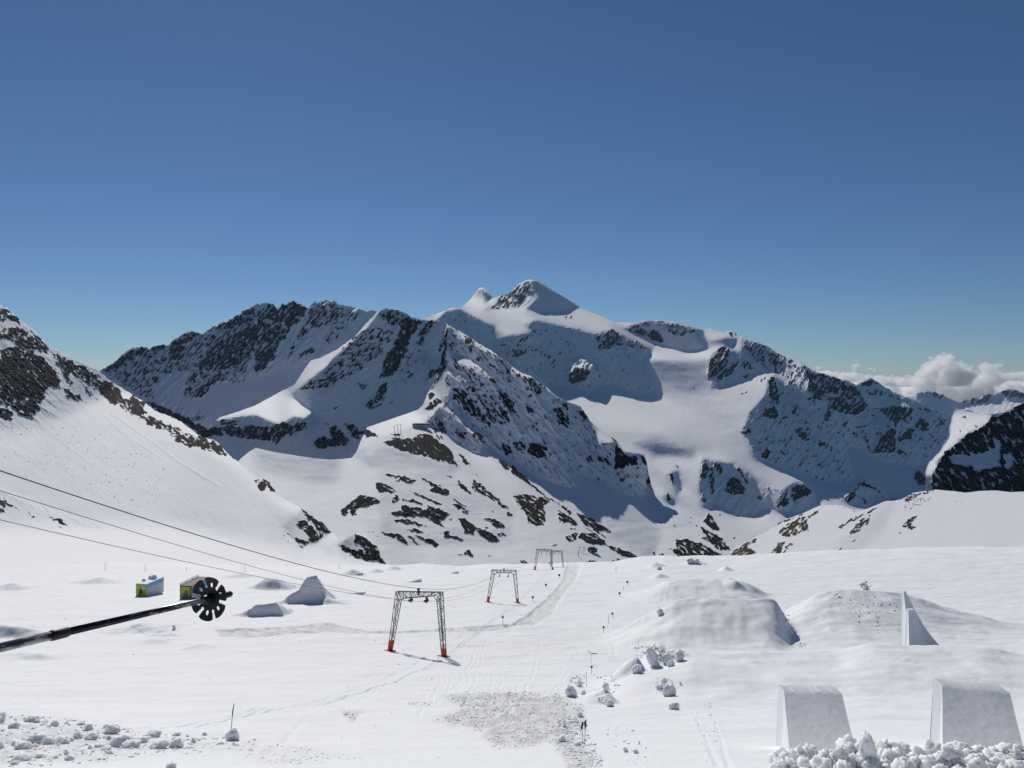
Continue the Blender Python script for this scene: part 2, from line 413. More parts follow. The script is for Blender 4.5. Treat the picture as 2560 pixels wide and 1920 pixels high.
mountain("glacier_mountains", topC, [(1000, 860), (1280, 965), (1450, 1045), (1560, 1150), (1640, 1300), (1700, 1425), (2560, 1330)], 1010, 2440, (-0.05, 0.2),
    [(T(3, "-100,900 2212,900 2212,1100 300,1100"), 0.0, 0.24, 25),
     (T(3, "1140,690 1690,680 1680,900 1560,960 1270,900"), 0.05, 0.46, 14),
     (T(3, "1130,678 1200,640 1240,560 1460,625 1660,590 1720,640 1680,685 1400,688"), 0.05, 0.12, 4),
     (T(3, "-700,300 0,262 600,250 870,380 860,430 720,470 0,520 -300,500"), 0.12, 0.36, 10),
     (C2, -0.2, 0.92, 4, 0.0009),
     (T(3, "160,0 230,5 340,80 450,140 600,240 470,262 420,275 240,280 120,250 230,150 170,60"), -0.7, 0.78, 3, 0.0003),
     (T(3, "-100,115 0,65 130,-5 165,30 210,150 90,235 -60,250 -250,262"), 0.45, 0.55, 3, 0.0012),
     (T(3, "-440,245 -360,170 -310,100 -262,75 -222,170 -282,262"), 0.7, 0.45, 3),
     (T(3, "-262,60 -160,150 -225,195 -252,100"), -0.8, 0.75, 3),
     (T(3, "472,892 478,800 540,730 610,712 655,760 560,752 500,830 495,880"), 0.8, 0.4, 3),
     (T(3, "870,372 960,425 1060,375 1180,345 1290,342 1440,368 1560,398 1650,428 1690,560 1700,600 1640,595 1490,625 1380,585 1240,545 1160,500 1050,460"), -0.15, 0.9, 3, 0.001),
     (T(3, "1660,428 1980,488 1890,610 1710,600"), 0.1, 0.3, 4),
     (T(3, "1740,520 1860,500 1960,502 1890,600 1790,560"), -0.3, 0.85, 4),
     (T(3, "1980,500 2110,530 2212,565 2420,740 2380,800 2212,790 2060,720 1970,640"), -0.2, 0.72, 4, 0.0012),
     (T(4, "90,600 160,505 280,500 340,610 290,740 180,690"), 0.45, 0.42, 4, 0.001),
     (T(4, "280,500 390,575 560,625 680,660 770,720 800,780 870,890 740,960 700,830 560,780 430,840 330,750 350,640"), -0.5, 0.85, 3, 0.0014),
     (T(4, "560,625 680,655 780,700 800,780 700,760"), -0.3, 0.7, 4),
     (T(3, "1690,690 1750,610 1820,555 1870,590 1890,680 1760,830 1690,860"), 0.2, 0.75, 3, 0.0016),
     (T(3, "1870,590 2000,640 2130,720 2212,790 2080,800 2070,870 1900,890 1850,930 1720,938 1740,870 1880,700"), -0.5, 0.85, 3, 0.001),
     (T(3, "1700,950 2212,800 2212,960 2100,1100 1990,1280 1800,1250"), 0.35, 0.33, 20),
     (C8, -0.2, 0.95, 3, 0.0012),
     (T(4, "770,690 890,632 960,680 1090,760 1280,830 1490,930 1300,885 870,890 800,780"), -0.3, 0.85, 3, 0.001),
     (T(4, "1070,830 1150,835 1280,880 1100,875"), 0.5, 0.3, 3),
     (T(4, "905,900 945,890 1060,1010 1090,900 1110,900 1060,1040 985,1065 945,1000"), 0.9, 0.4, 3),
     (T(4, "905,1250 940,1150 1000,1080 1062,1030 1050,1060 960,1180 915,1260"), 0.9, 0.4, 2),
     (T(4, "690,1215 800,1240 890,1310 960,1350 1050,1385 1180,1400 1280,1395 1330,1600 1000,1640 760,1500 690,1320"), 0.1, 0.42, 4),
     (T(7, "900,110 1500,130 1700,250 1640,300 1560,320 1100,200"), -0.1, 0.42, 22),
     (T(7, "1060,200 1250,190 1480,220 1580,250 1565,330 1450,320 1350,305 1230,325 1180,290"), -0.25, 0.70, 12),
     (T(7, "1640,330 1900,370 2050,470 2110,560 2110,640 2212,640 2212,740 2160,765 2060,830 1900,820 1780,730 1740,715 1700,770 1640,740 1610,560"), -0.35, 0.85, 4, 0.001),
     (T(7, "1340,460 1430,440 1465,590 1430,645 1400,560"), -0.6, 0.8, 3), (T(7, "1310,620 1400,690 1422,748 1330,705"), -0.6, 0.8, 3),
     (T(8, "60,570 120,430 220,365 320,367 385,430 430,510 400,590 330,632 160,622 80,605"), -0.5, 0.85, 3, 0.0012),
     (T(8, "645,520 720,430 830,346 960,430 1060,470 950,480 880,560 850,582 760,562"), -0.4, 0.85, 3, 0.0012),
     (T(7, "1700,850 2212,840 2300,1000 2100,1060 1900,1120"), 0.0, 0.16, 12)],
    (1500, 1100, 3500),
    [(C8, .25), (C2, .2, 60), (T(3, "482,890 490,810 560,745 655,760 680,790 660,850 570,900"), .69), (T(3, "690,750 740,755 775,810 720,790"), .75), (T(3, "690,830 720,835 715,860"), .75),
     (T(3, "70,480 190,470 120,540 60,560"), .55), (T(3, "0,620 60,590 140,640 40,670"), .56), (T(3, "-150,560 60,520 300,600 430,720 380,770 200,660 0,680 -100,640"), .34),
     (T(3, "-500,300 -400,260 -380,400 -520,420"), .25),
     (T(3, "720,480 870,418 960,470 960,560 850,610 740,590"), .56), (T(3, "960,500 1100,530 1200,600 1100,600 1000,590"), .5),
     (T(3, "950,420 1180,350 1210,400 1220,520 1160,500"), .5), (T(3, "1200,430 1250,420 1310,500 1300,550 1190,520"), .78), (T(3, "1210,370 1420,370 1600,430 1580,460 1450,490 1350,470"), .47),
     (T(3, "1690,410 1730,410 1730,440"), .7), (T(3, "1840,450 1930,440 1980,485 1880,480"), .6), (T(3, "-290,110 -262,62 -180,140 -240,120"), .5),
     (T(3, "-100,115 0,65 130,-5 160,40 170,110 60,225 -60,250 -200,258"), .46, 55), (T(3, "20,220 130,20 160,40 130,130 60,220"), .58, 60),
     (T(3, "430,320 500,290 550,310 470,350"), .4),
     (T(3, "1700,690 1820,558 1890,610 1880,720 1750,840 1680,860"), .62, 60), (T(3, "1720,930 1760,850 1880,730 1960,690 1950,760 1850,850"), .58), (T(3, "1960,660 2080,720 2110,780 2000,780"), .5), (T(3, "1950,830 2060,800 2050,860"), .45),
     (T(4, "280,500 390,575 560,625 680,660 770,720 800,780 870,890 740,960 700,830 560,780 430,840 330,750 350,640"), .56, 50), (T(4, "0,370 160,460 260,500 120,530 80,600 0,590"), .5), (T(3, "1990,560 2110,530 2212,575 2212,790 2100,700"), .45),
     (T(4, "90,600 160,510 280,505 340,610 280,730 180,690"), .36, 60),
     (T(4, "0,620 50,620 110,790 90,870 0,860"), .6), (T(4, "-30,900 60,880 95,960 60,1000 -60,980"), .76), (T(4, "110,970 190,965 180,1000 120,1002"), .7), (T(4, "200,880 250,890 250,960 210,950"), .7),
     (T(4, "210,1080 300,1060 380,1170 340,1200 280,1170"), .62), (T(4, "300,990 350,1010 370,1080 340,1120"), .55), (T(4, "430,1210 490,1180 490,1220 450,1245"), .85),
     (T(4, "480,950 520,880 560,960 550,1020 490,1010"), .7), (T(4, "520,800 640,800 740,880 700,950 600,950 520,900"), .62), (T(4, "690,960 760,890 870,890 790,960"), .85), (T(4, "640,1050 690,990 700,1020 660,1060"), .8),
     (T(4, "720,1070 860,1020 850,1060 780,1080"), .5), (T(4, "820,1130 870,1150 900,1290 850,1250"), .5), (T(4, "360,760 440,780 460,830 400,840"), .8),
     (T(4, "900,1300 930,1220 1050,1040 1100,1100 1110,1200 1100,1300 1040,1280"), .78), (T(4, "910,900 1050,880 1280,890 1200,1000 1100,1060 1020,960"), .6), (T(4, "1120,1180 1200,1060 1260,1090 1240,1160 1150,1200"), .78),
     (T(4, "1270,1040 1310,970 1400,1040 1380,1100 1300,1090"), .62), (T(4, "1210,960 1260,970 1240,1020"), .7), (T(4, "1420,1000 1500,980 1560,1050 1450,1060"), .46), (T(4, "1120,1260 1190,1250 1200,1300 1130,1310"), .6),
     (T(4, "780,700 890,640 950,690 900,700 800,720"), .65), (T(4, "800,780 900,720 1100,780 1250,850 1000,800"), .45), (T(4, "1260,885 1500,925 1400,945 1280,910"), .6),
     (T(4, "1258,1480 1300,1420 1385,1510 1372,1572 1290,1560 1260,1510"), .85),
     (T(4, "100,1260 130,1255 160,1310 150,1340"), .7), (T(4, "260,1400 310,1340 370,1340 270,1410"), .55), (T(4, "-20,1230 40,1290 -10,1320"), .65),
     (T(8, "60,570 110,470 180,430 190,530 150,590 90,600"), .72), (T(8, "195,440 250,370 330,380 380,440 370,480 240,520 220,570"), .82),
     (T(8, "650,510 760,410 830,350 960,430 1000,470 830,400 780,420 740,470 870,520 850,550 760,490 690,560"), .66), (T(8, "1020,510 1080,500 1150,510 1040,530"), .8),
     (T(8, "-10,390 40,420 -10,440"), .7), (T(8, "50,430 90,410 80,450"), .7), (T(8, "140,670 190,660 180,690"), .8),
     (T(7, "1620,490 1660,340 1700,390 1680,520"), .8), (T(7, "1740,370 1820,370 1820,470 1770,490"), .78), (T(7, "1700,410 1740,400 1760,600 1740,650 1710,610"), .8), (T(7, "1830,640 1880,480 1960,510 2030,610 2000,650 1880,650"), .8),
     (T(7, "1890,390 1960,410 2040,510 2050,620 1980,480"), .6), (T(7, "1620,650 1640,590 1690,700 1660,740"), .72), (T(7, "1600,520 1630,510 1620,560"), .8), (T(7, "2090,660 2140,640 2170,690 2110,700"), .8),
     (T(7, "1340,470 1390,460 1410,560 1360,520"), .82), (T(7, "1310,630 1350,620 1400,690 1340,690"), .75), (T(7, "1395,360 1450,410 1420,420"), .7), (T(7, "1370,430 1420,460 1400,470"), .7), (T(7, "1780,800 1820,800 1810,830"), .8), (T(7, "2150,290 2212,270 2212,350 2160,330"), .8),
     (T(7, "1890,1010 1940,1015 1930,1030"), .65), (T(3, "1540,930 1580,910 1590,950 1550,960"), .35), (T(3, "2080,860 2212,820 2150,920"), .4), (T(3, "1940,980 2060,930 2000,1000"), .38),
     (T(4, "-240,1100 -150,1060 -130,1110 -200,1130"), .85), (T(4, "-230,1130 -190,1150 -200,1160"), .7)],
    M_far, 1150, 480, jag=((1010, 1.0), (1180, 1.2), (1330, 1.2), (1480, 1.4), (1560, 2.4), (1880, 3.6), (2440, 3.6)), jag_len=8, theta=58, grain=(16, 5.5), rough=0.00012, relief=1.0, undul=0.0016, seed=2.0,
    bumps=[(1452, 930, 38, 36, 0.023), (1485, 925, 26, 20, 0.012)])

# --- left hand wall of crags
topA = T(1, "780,850 865,780 1000,700 1090,610 1150,585 1220,575 1290,590 1340,570 1420,552 1450,562 1500,510 1600,455 1660,432 1740,465 1830,410 1910,372 2000,330 2100,265 2200,208") + \
    T(2, "20,200 90,190 150,200 190,235 215,212 250,195 330,178 390,200 440,238 480,205 520,185 640,172 680,180 730,210 830,228 880,235 950,275 1010,250 1050,268 1130,245 1210,250 1290,280 1340,318 1440,340 1560,345 1650,378 1760,450 1900,600")
CRAG_ROCK = (
    [(T(1, "865,780 1100,605 1450,555 1660,430 1900,370 2200,205 2212,600 2100,900 1900,880 1650,1040 1560,1000 1640,800 1500,790 1350,900 1330,1030 1200,1000 1000,870"), .42, 52),
     (T(1, "865,775 1000,695 1090,605 1220,570 1420,548 1450,600 1250,640 1100,690 1000,800"), .55, 52), (T(1, "1480,530 1660,428 1720,470 1600,560 1560,700 1470,700 1460,620"), .55, 52),
     (T(1, "1650,1040 1700,940 1900,800 1950,800 1880,870 1760,1010"), .62, 52), (T(1, "1700,720 1850,560 2100,420 2212,400 2212,620 2000,780 1850,780 1720,780"), .56, 52), (T(1, "2120,440 2230,360 2230,560 2130,520"), .75, 60),
     (T(1, "1900,380 2200,205 2212,330 2000,430 1900,450"), .56, 52),
     (T(1, "1570,1000 1620,910 1610,1000"), .62), (T(1, "1620,870 1690,820 1690,880"), .62), (T(1, "1400,1110 1450,1070 1440,1120"), .62), (T(1, "1650,1200 1780,1130 1760,1190 1680,1230"), .5),
     (T(1, "1240,1050 1340,1055 1480,1130 1640,1190 1700,1240 1800,1280 1920,1255 1925,1340 1750,1362 1680,1300 1500,1190 1340,1130"), .84), (T(1, "1880,1200 2000,1195 2100,1225 2000,1275 1920,1285"), .56, 20),
     (T(2, "-280,1275 -50,1250 100,1270 210,1220 330,1240 440,1220 430,1290 340,1330 250,1350 170,1420 130,1400 80,1390 0,1380 -200,1360 -280,1320"), .74),
     (T(2, "490,1410 570,1340 640,1370 640,1280 680,1240 740,1310 800,1380 790,1430 640,1450 560,1460 510,1460"), .82), (T(2, "740,1240 820,1230 900,1300 960,1290 1060,1350 960,1360 890,1340 900,1390 810,1350 800,1290"), .74), (T(2, "580,1245 620,1235 630,1265"), .75),
     (T(2, "0,300 100,195 330,175 440,240 330,370 260,500 170,640 0,800"), .58, 52), (T(2, "-20,600 130,610 180,660 60,780 -10,810"), .74, 52),
     (T(2, "330,180 440,230 420,330 300,420 250,400"), .66, 55),
     (T(2, "440,240 640,172 750,300 640,370 520,430 450,460 330,600 280,690 270,640 350,480 450,330"), .5, 52), (T(2, "390,620 510,560 520,620 430,670 340,680"), .55, 52), (T(2, "640,200 930,270 800,420 640,560 560,600 640,400"), .40, 52),
     (T(2, "1060,270 1200,245 1340,330 1250,400 1130,390 1080,340"), .53, 55), (T(2, "860,450 1050,400 1200,450 1100,640 860,820 700,880 560,830 700,660"), .43, 40), (T(2, "350,940 480,860 660,830 740,850 660,910 520,950 400,960"), .53, 35),
     (T(2, "1270,330 1330,300 1340,340 1440,345 1430,380 1340,500 1300,620 1230,770 1180,830 1060,850 1100,700 1180,560 1240,450"), .78, 62), (T(2, "1070,910 1140,870 1140,960 1080,1060 1000,1040"), .74, 62), (T(2, "1380,540 1420,430 1480,350 1560,345 1540,400 1470,480 1420,580"), .7, 62),
     (T(2, "900,1080 1000,1020 1110,1080 980,1130"), .5), (T(2, "870,880 960,900 940,950 890,940"), .57), (T(2, "1240,1020 1280,970 1260,1020"), .65), (T(2, "560,1130 700,1080 740,1090 640,1150"), .46), (T(2, "1150,1060 1190,1040 1170,1080"), .65), (T(2, "1300,600 1450,500 1500,700 1300,900 1180,1000 1180,860"), .31, 55),
     (T(2, "1560,640 1640,380 1660,420 1640,600"), .55, 70), (T(2, "1460,860 1500,780 1600,720 1640,720 1560,830 1480,870"), .6, 50)])
JA = dict(jag_len=7, theta=54, grain=(17, 5), rough=0.0017, relief=1.0)
mountain("crag_mountains", topA, [(200, 1010), (400, 1095), (600, 1180), (760, 1120), (900, 1040), (1000, 960), (1180, 900)], 215, 1000, (-0.25, 0.80),
    [(T(2, "740,318 870,240 890,240 800,300"), 0.9, 0.3, 2, 0.0004), (T(2, "590,200 640,172 660,185 600,225"), 0.9, 0.3, 2, 0.0004),
     (T(2, "-640,940 0,830 480,700 420,790 300,930 0,1060 -300,1170 -700,1080"), -0.35, 0.72, 8, 0.0003)],
    (500, 980, 2750), CRAG_ROCK, M_mid, 760, 430, jag=((215, 2.0), (330, 4.0), (480, 6.0), (640, 10.0), (760, 9.0), (860, 6.0), (1000, 6.0)), seed=4.0, **JA)
topA2 = [(500, 1080)] + T(2, "-310,1185 -150,1135 0,1080 200,968 330,905 400,800 468,698 560,668 690,606 850,490 975,350 1052,266 1130,245 1210,250 1290,280 1340,318 1440,340 1560,345 1650,378 1760,450 1900,600")
mountain("crag_spur", topA2, [(480, 1110), (600, 1205), (900, 1195), (940, 1105), (1060, 1055), (1180, 930)], 505, 1170, (-0.12, 0.86),
    [(T(2, "1075,255 1015,345 895,475 735,615 690,665 640,600 850,480 975,340 1045,260"), 1.1, 0.25, 2.5, 0.0003),
     (T(2, "440,680 560,650 715,606 620,735 455,870 335,970 330,880 400,780"), 0.95, 0.40, 3, 0.0004),
     (T(2, "-500,1230 -310,1170 -150,1120 0,1060 200,950 330,900 330,960 320,1010 400,1060 475,1130 430,1195 330,1175 200,1245 100,1210 0,1160 -100,1170 -310,1200"), 0.5, 0.28, 4, 0.0005),
     (T(2, "1620,600 1645,690 1570,770 1500,800 1520,700 1580,640"), 0.9, 0.4, 3), (T(2, "1600,480 1640,380 1655,390 1620,560 1600,560"), 0.9, 0.4, 2),
     (T(2, "480,1000 1000,1130 1440,1000 1500,960 1400,1130 900,1280 480,1240"), -0.1, 0.84, 8, 0.0003)],
    (900, 1100, 2150), CRAG_ROCK, M_mid, 760, 400, jag=((505, 1.0), (740, 2.0), (940, 3.0), (980, 6.0), (1060, 4.0), (1120, 5.0)), seed=4.0,
    ribs=[(T(2, "330,960 450,855 610,730 725,610 885,470 1005,342 1052,266"), 10, 1.0)], **JA)

# --- the middle ridge with the lift station, and the ice worn hill below it
topB = [(590, 1160), (602, 1146), (622, 1130)] + T(2, "0,1450 120,1480 300,1510 500,1540 640,1553 760,1545 830,1535 870,1480 905,1390 960,1272 1200,1190 1400,1120 1440,1080 1490,965 1530,900 1558,825 1582,740 1604,655 1618,560 1636,470 1650,382 1690,405 1800,465 1900,530 2080,640 2212,745") + \
    T(3, "80,800 170,830 220,880 300,925 380,1000 480,1050 590,1085 680,1220 770,1290 850,1340 900,1385 980,1480 1090,1490 1140,1505 1165,1580") + T(7, "1180,460 1205,560 1240,660 1310,740 1460,795 1640,860 1690,795 1740,840 1790,920 1830,1000 1900,1120 1915,1215")
def q2(s): return T(2, s)
RS = q2("1650,385 1690,408 1800,468 2080,645 2212,750 2300,803 2382,835 2440,890 2600,1005 2800,1088 2890,1225 2930,1288 2942,1400 3100,1395 3150,1480 3200,1485 3300,1495 3360,1515 3410,1600 3425,1690 3415,1780 3372,1882 3262,1870 3142,1830 2982,1740 2772,1670 2782,1780 2740,1790 2660,1780 2540,1730 2420,1685 2300,1640 2212,1560 2100,1480 2000,1400 1960,1470 1960,1500 1850,1480 1830,1460 1700,1380 1640,1310 1600,1270 1500,1270 1440,1160 1620,1070 1640,960 1680,930 1650,780 1590,715 1612,600")
HR = .8
mountain("ridge_mountain", topB, [(580, 1380), (700, 1420), (960, 1440), (1850, 1440)], 596, 1834, (-0.12, 0.14),
    [(T(6, "0,240 700,350 720,520 500,540 0,430"), -0.1, 0.33, 18), (T(6, "900,330 1100,200 1500,330 1750,400 1700,450 1300,430 1000,420"), -0.15, 0.33, 12),
     (T(7, "100,470 560,480 1150,680 1300,1000 1190,1215 800,1000 400,700"), -0.25, 0.30, 12),
     (T(6, "1050,450 1700,450 2212,800 2212,1050 1300,1110 1100,1000"), -0.15, 0.24, 14),
     (RS, -0.55, 0.85, 3, 0.0016),
     (q2("2800,1200 2932,1290 2942,1400 2952,1420 3000,1395 3100,1390 2980,1300"), 0.1, 0.3, 3),
     (q2("2932,1292 2942,1400 3110,1392 3040,1340 2980,1290"), 0.2, 0.3, 2),
     (q2("1500,960 1600,850 1662,772 1682,930 1640,1012 1600,992 1540,962"), 0.6, 0.3, 2.5),
     (q2("1652,600 1720,645 1900,745 1995,832 1960,825 1850,755 1700,668"), 0.9, 0.2, 2), (q2("1690,402 1800,458 1900,525 2085,632 2070,658 1900,555 1780,485"), 0.9, 0.2, 2), (q2("1660,765 1740,815 1815,892 1780,885 1700,825"), 0.9, 0.2, 2),
     (q2("2212,740 2290,795 2380,825 2370,850 2280,820 2200,770"), 0.9, 0.2, 2),
     (q2("1600,1060 1720,1130 1830,1240 1960,1330 2000,1400 1980,1410 1820,1280 1700,1150 1590,1090"), 0.9, 0.2, 2.5),
     (q2("960,1268 1200,1186 1400,1116 1450,1085 1490,968 1520,980 1490,1060 1450,1145 1600,1078 1500,1200 1340,1260 1180,1330 1070,1360"), 0.3, 0.15, 4),
     (q2("860,1500 1065,1350 1180,1340 1000,1500 850,1545"), 0.1, 0.3, 6)],
    (1500, 1405, 900),
    [(RS, .25, -55), (q2("1500,960 1540,870 1570,760 1600,640 1620,540 1655,400 1670,520 1640,640 1650,760 1600,860"), .52, 65), (q2("1575,760 1600,690 1640,700 1650,770 1600,800"), .7, 40), (q2("1610,520 1640,430 1660,470 1640,560"), .66, 60), (T(6, "1085,190 1190,160 1350,150 1420,110 1520,130 1600,190 1690,260 1740,390 1640,370 1480,320 1300,280 1180,230"), .86, -40), (T(6, "1740,280 1800,310 1870,410 1800,380"), .84, -40), (T(6, "1500,60 1560,70 1640,190 1580,170"), .6, -50),
     (q2("880,1280 960,1290 1000,1300 1070,1350 960,1362 890,1335"), .8),
     (q2("1440,1140 1490,1060 1560,1010 1620,1050 1560,1100"), .74), (q2("1630,860 1660,790 1690,900 1640,940"), .62), (q2("1480,990 1520,960 1560,985 1500,1040"), .7),
     (q2("1690,920 1800,950 1900,1100 2030,1230 2040,1290 1950,1230 1800,1130 1700,1010"), .6, -55), (q2("1700,1300 1820,1310 1820,1390 1740,1360"), .6, -55), (q2("1840,1300 1960,1330 1980,1420 1880,1370"), .6, -55), (q2("1520,1180 1600,1200 1660,1330 1600,1330"), .5, -55),
     (q2("1700,950 2100,1000 2212,1100 2212,1250 2050,1250 1900,1150"), .4, -55), (q2("2090,960 2150,960 2230,1060 2230,1180 2120,1060"), .72, -55), (q2("2060,1120 2150,1120 2200,1220 2100,1200"), .6, -55), (q2("1980,820 2060,850 2100,930 2020,880"), .64, -55), (q2("1800,480 1870,490 1880,560 1800,560"), .62, -55),
     (q2("1770,450 2212,730 2212,900 1900,700 1800,600"), .37, -55), (q2("1660,420 1780,470 1760,640 1660,600"), .33, -60), (q2("1660,640 1900,780 2000,900 1900,1000 1760,900"), .36, -55),
     (q2("2110,1410 2190,1420 2222,1490 2150,1530"), .78), (T(7, "-20,200 60,180 120,210 110,260 60,270 30,230"), .76), (T(7, "130,290 150,200 240,205 300,240 300,310 250,340 180,320"), .86), (T(7, "380,10 430,0 510,30 490,80 400,40"), .56), (T(7, "200,80 230,70 220,130"), .72),
     (T(3, "-20,760 220,880 300,930 240,1000 150,960 60,860"), .52, -55), (T(3, "100,1060 160,1080 200,1160 130,1150"), .6, -55), (T(3, "350,1100 420,1100 500,1200 500,1270 400,1250"), .58, -55), (T(3, "350,1010 480,1060 520,1120 460,1140"), .52, -55), (T(3, "560,1090 620,1120 690,1240 600,1200"), .74, -55), (T(3, "-20,1100 100,1210 0,1180"), .62, -55), (T(3, "130,830 200,850 220,900 160,900"), .62),
     (T(7, "640,310 680,300 710,380 660,380"), .72), (T(7, "720,350 760,300 830,330 860,410 780,370"), .72), (T(7, "880,430 890,190 930,230 990,300 1080,320 1100,390 1000,400 950,430"), .84), (T(7, "1080,280 1140,310 1180,370 1150,400"), .82), (T(7, "920,480 990,500 970,540 930,540"), .78), (T(7, "1020,550 1050,570 1030,590"), .75), (T(7, "1150,560 1180,470 1212,480 1205,560"), .78), (T(7, "820,430 850,440 840,470"), .7), (T(7, "850,130 920,180 890,200 860,170"), .6),
     (T(6, "1880,455 1940,490 1995,525 1930,500"), .64, -30),
     (T(7, "-10,375 50,430 100,470 200,570 320,670 420,720 530,800 500,820 400,740 260,650 150,560 -10,460"), .84, -40), (T(6, "2080,340 2140,350 2222,440 2140,430"), .82, -35),  # first strip: shade along the ridge line, put in as dark rock
     (T(6, "1090,460 1140,455 1200,470 1280,480 1390,520 1340,550 1280,530 1200,530 1240,500 1130,485"), HR, -25), (T(6, "1420,480 1500,520 1650,590 1680,640 1620,650 1490,610 1530,580 1450,520"), HR, -35), (T(6, "1020,530 1090,530 1180,580 1210,630 1060,625 1030,580"), HR - .04, -25),
     (T(6, "730,780 820,700 900,640 990,650 1090,700 1000,740 870,770 870,820 830,830 800,770 790,830 740,830"), HR + .04, 25), (T(6, "1170,690 1200,645 1300,680 1440,700 1440,730 1330,710 1240,690 1180,720"), HR, -20), (T(6, "1290,590 1450,650 1600,720 1670,750 1560,730 1400,660"), HR, -28),
     (T(6, "1160,790 1260,780 1250,730 1340,740 1470,770 1480,730 1580,760 1670,810 1640,850 1600,880 1640,930 1540,900 1450,830 1320,840 1180,820"), HR, -20), (T(6, "1190,860 1320,850 1420,890 1540,940 1430,910 1310,900 1200,885"), HR + .04, -25),
     (T(6, "1060,960 1150,970 1260,990 1300,1050 1320,1100 1270,1070 1200,1020 1110,1000"), HR, -35), (T(6, "1280,940 1400,940 1500,990 1420,980 1330,960"), HR, -20), (T(6, "1370,980 1440,1010 1540,1030 1590,1080 1540,1095 1440,1040 1390,1010"), HR + .05, -30), (T(6, "1290,970 1350,1000 1430,1090 1360,1060"), .7, -45),
     (T(6, "1600,960 1680,950 1670,990 1750,1000 1800,1050 1720,1030 1630,1010"), HR - .04, -25), (T(6, "1745,850 1790,840 1900,920 2050,980 2110,1040 2080,1055 1990,1040 1900,960 1870,990 1800,970 1770,900"), HR + .1, -35), (T(6, "1970,840 2060,850 2130,890 2160,940 2090,940 2000,880"), HR + .05, -25), (T(6, "2060,965 2140,970 2180,1000 2100,1000"), HR + .05, -10),
     (T(6, "1680,720 1740,710 1840,780 1830,810 1770,790"), HR - .04, -35), (T(6, "1650,640 1760,700 1880,790 1940,840 1880,800 1740,720"), .6, -40), (T(6, "1730,500 1800,560 1870,640 1770,600"), HR, -40), (T(6, "1870,500 1960,560 2050,640 2150,720 2200,780 2130,760 2040,690 1900,620 1860,570"), HR - .05, -38),
     (T(6, "1780,1150 1840,1110 1880,1180 1840,1190"), .84), (T(6, "1720,1145 1790,1160 1790,1175 1730,1160"), .75), (T(6, "2000,1160 2040,1175 2010,1180"), .85), (T(6, "930,960 1030,960 1000,975"), .75), (T(6, "1000,1000 1060,1000 1050,1015"), .75), (T(6, "1170,1090 1250,1125 1200,1115"), .78), (T(6, "700,675 740,690 720,695"), .75), (T(6, "1970,910 2020,940 1990,940"), .8), (T(6, "2030,770 2080,800 2040,790"), .78), (T(6, "1640,470 1700,478 1680,490 1650,490"), .75), (T(6, "1660,845 1700,850 1680,870"), .85),
     (T(6, "2140,800 2200,780 2230,830 2160,830"), .7), (T(6, "1540,1090 1400,1100 1420,1085"), .5),
     (T(7, "0,650 60,640 120,640 290,670 330,700 280,740 290,790 280,910 200,920 140,880 110,800 40,730"), .8, -35), (T(7, "390,770 500,820 580,920 480,900 410,890 400,840"), .8, -30), (T(7, "540,790 700,850 800,920 860,970 770,960 840,1030 740,980 640,910 580,860"), .8, -35), (T(7, "570,1020 600,970 700,980 800,1040 830,1090 720,1080 620,1050"), .85, -25), (T(7, "600,890 700,960 830,1080 1000,1130 1190,1220 1100,1220 900,1150 780,1070"), .84, -30),
     (T(7, "460,1010 540,960 590,960 540,1050 490,1060"), .74), (T(7, "330,1070 380,1065 390,1080 340,1085"), .85), (T(7, "380,1040 460,1065 420,1060"), .7), (T(7, "640,1210 680,1200 810,1245 650,1250"), .86), (T(7, "850,1210 900,1190 1040,1240 880,1245"), .72), (T(7, "870,1075 910,1105 880,1095"), .75),
     (T(7, "50,1210 110,1210 160,1255 100,1245"), .82), (T(7, "20,1230 90,1265 40,1255"), .75), (T(7, "190,1185 265,1220 210,1205"), .75), (T(7, "290,1240 330,1225 330,1265"), .65), (T(7, "460,1215 490,1215 515,1255 480,1250"), .86), (T(7, "440,920 530,930 580,960 500,940"), .75),
     (T(7, "1400,1040 1500,1020 1620,1060 1720,1100 1850,1195 1430,1190 1340,1090 1420,1110"), .74, -35), (T(7, "1500,970 1560,980 1700,1060 1800,1130 1890,1120 1830,1020 1700,950 1600,900 1680,1010"), .68, -40), (T(7, "1490,850 1600,900 1620,930 1540,890"), .76, -35), (T(7, "1450,795 1560,845 1640,885 1560,855"), .74, -30), (T(7, "1655,875 1690,798 1740,845 1790,925 1790,960 1720,950"), .86, -35), (T(7, "1355,950 1440,1005 1400,985"), .72, -35),
     (T(7, "1250,1170 1300,1150 1360,1190 1260,1195"), .84), (T(7, "1200,1140 1240,1130 1230,1170"), .65), (T(7, "1390,900 1420,908 1400,912"), .8), (T(7, "1790,945 1840,985 1830,1000"), .8)],
    M_mid, 1150, 560, jag=((596, 0.2), (830, 0.3), (930, 0.8), (1050, 1.0), (1080, 4.0), (1095, 6.0), (1117, 5.0), (1280, 3.0), (1500, 3.0), (1640, 1.5), (1834, 2.5)), jag_len=7, theta=-52, grain=(17, 5.5), rough=0.00025, relief=1.0, undul=0.003, seed=6.0, warp=5.0,
    ribs=[(q2("1650,600 1720,648 1900,748 1995,835 2090,955 2200,1180 2290,1330"), 9, 1.1), (q2("1690,402 1800,460 1900,528 2085,640 2212,745 2330,900"), 8, 1.1), (q2("1660,768 1740,820 1815,890 1900,1000 2010,1180"), 8, 1.1), (q2("1640,1010 1720,1125 1830,1238 1960,1330 2070,1440 2212,1570"), 9, 1.2),
          (T(3, "80,800 180,960 280,1130 380,1330"), 9, 0.8), (T(3, "300,925 420,1080 520,1290"), 8, 0.8)])

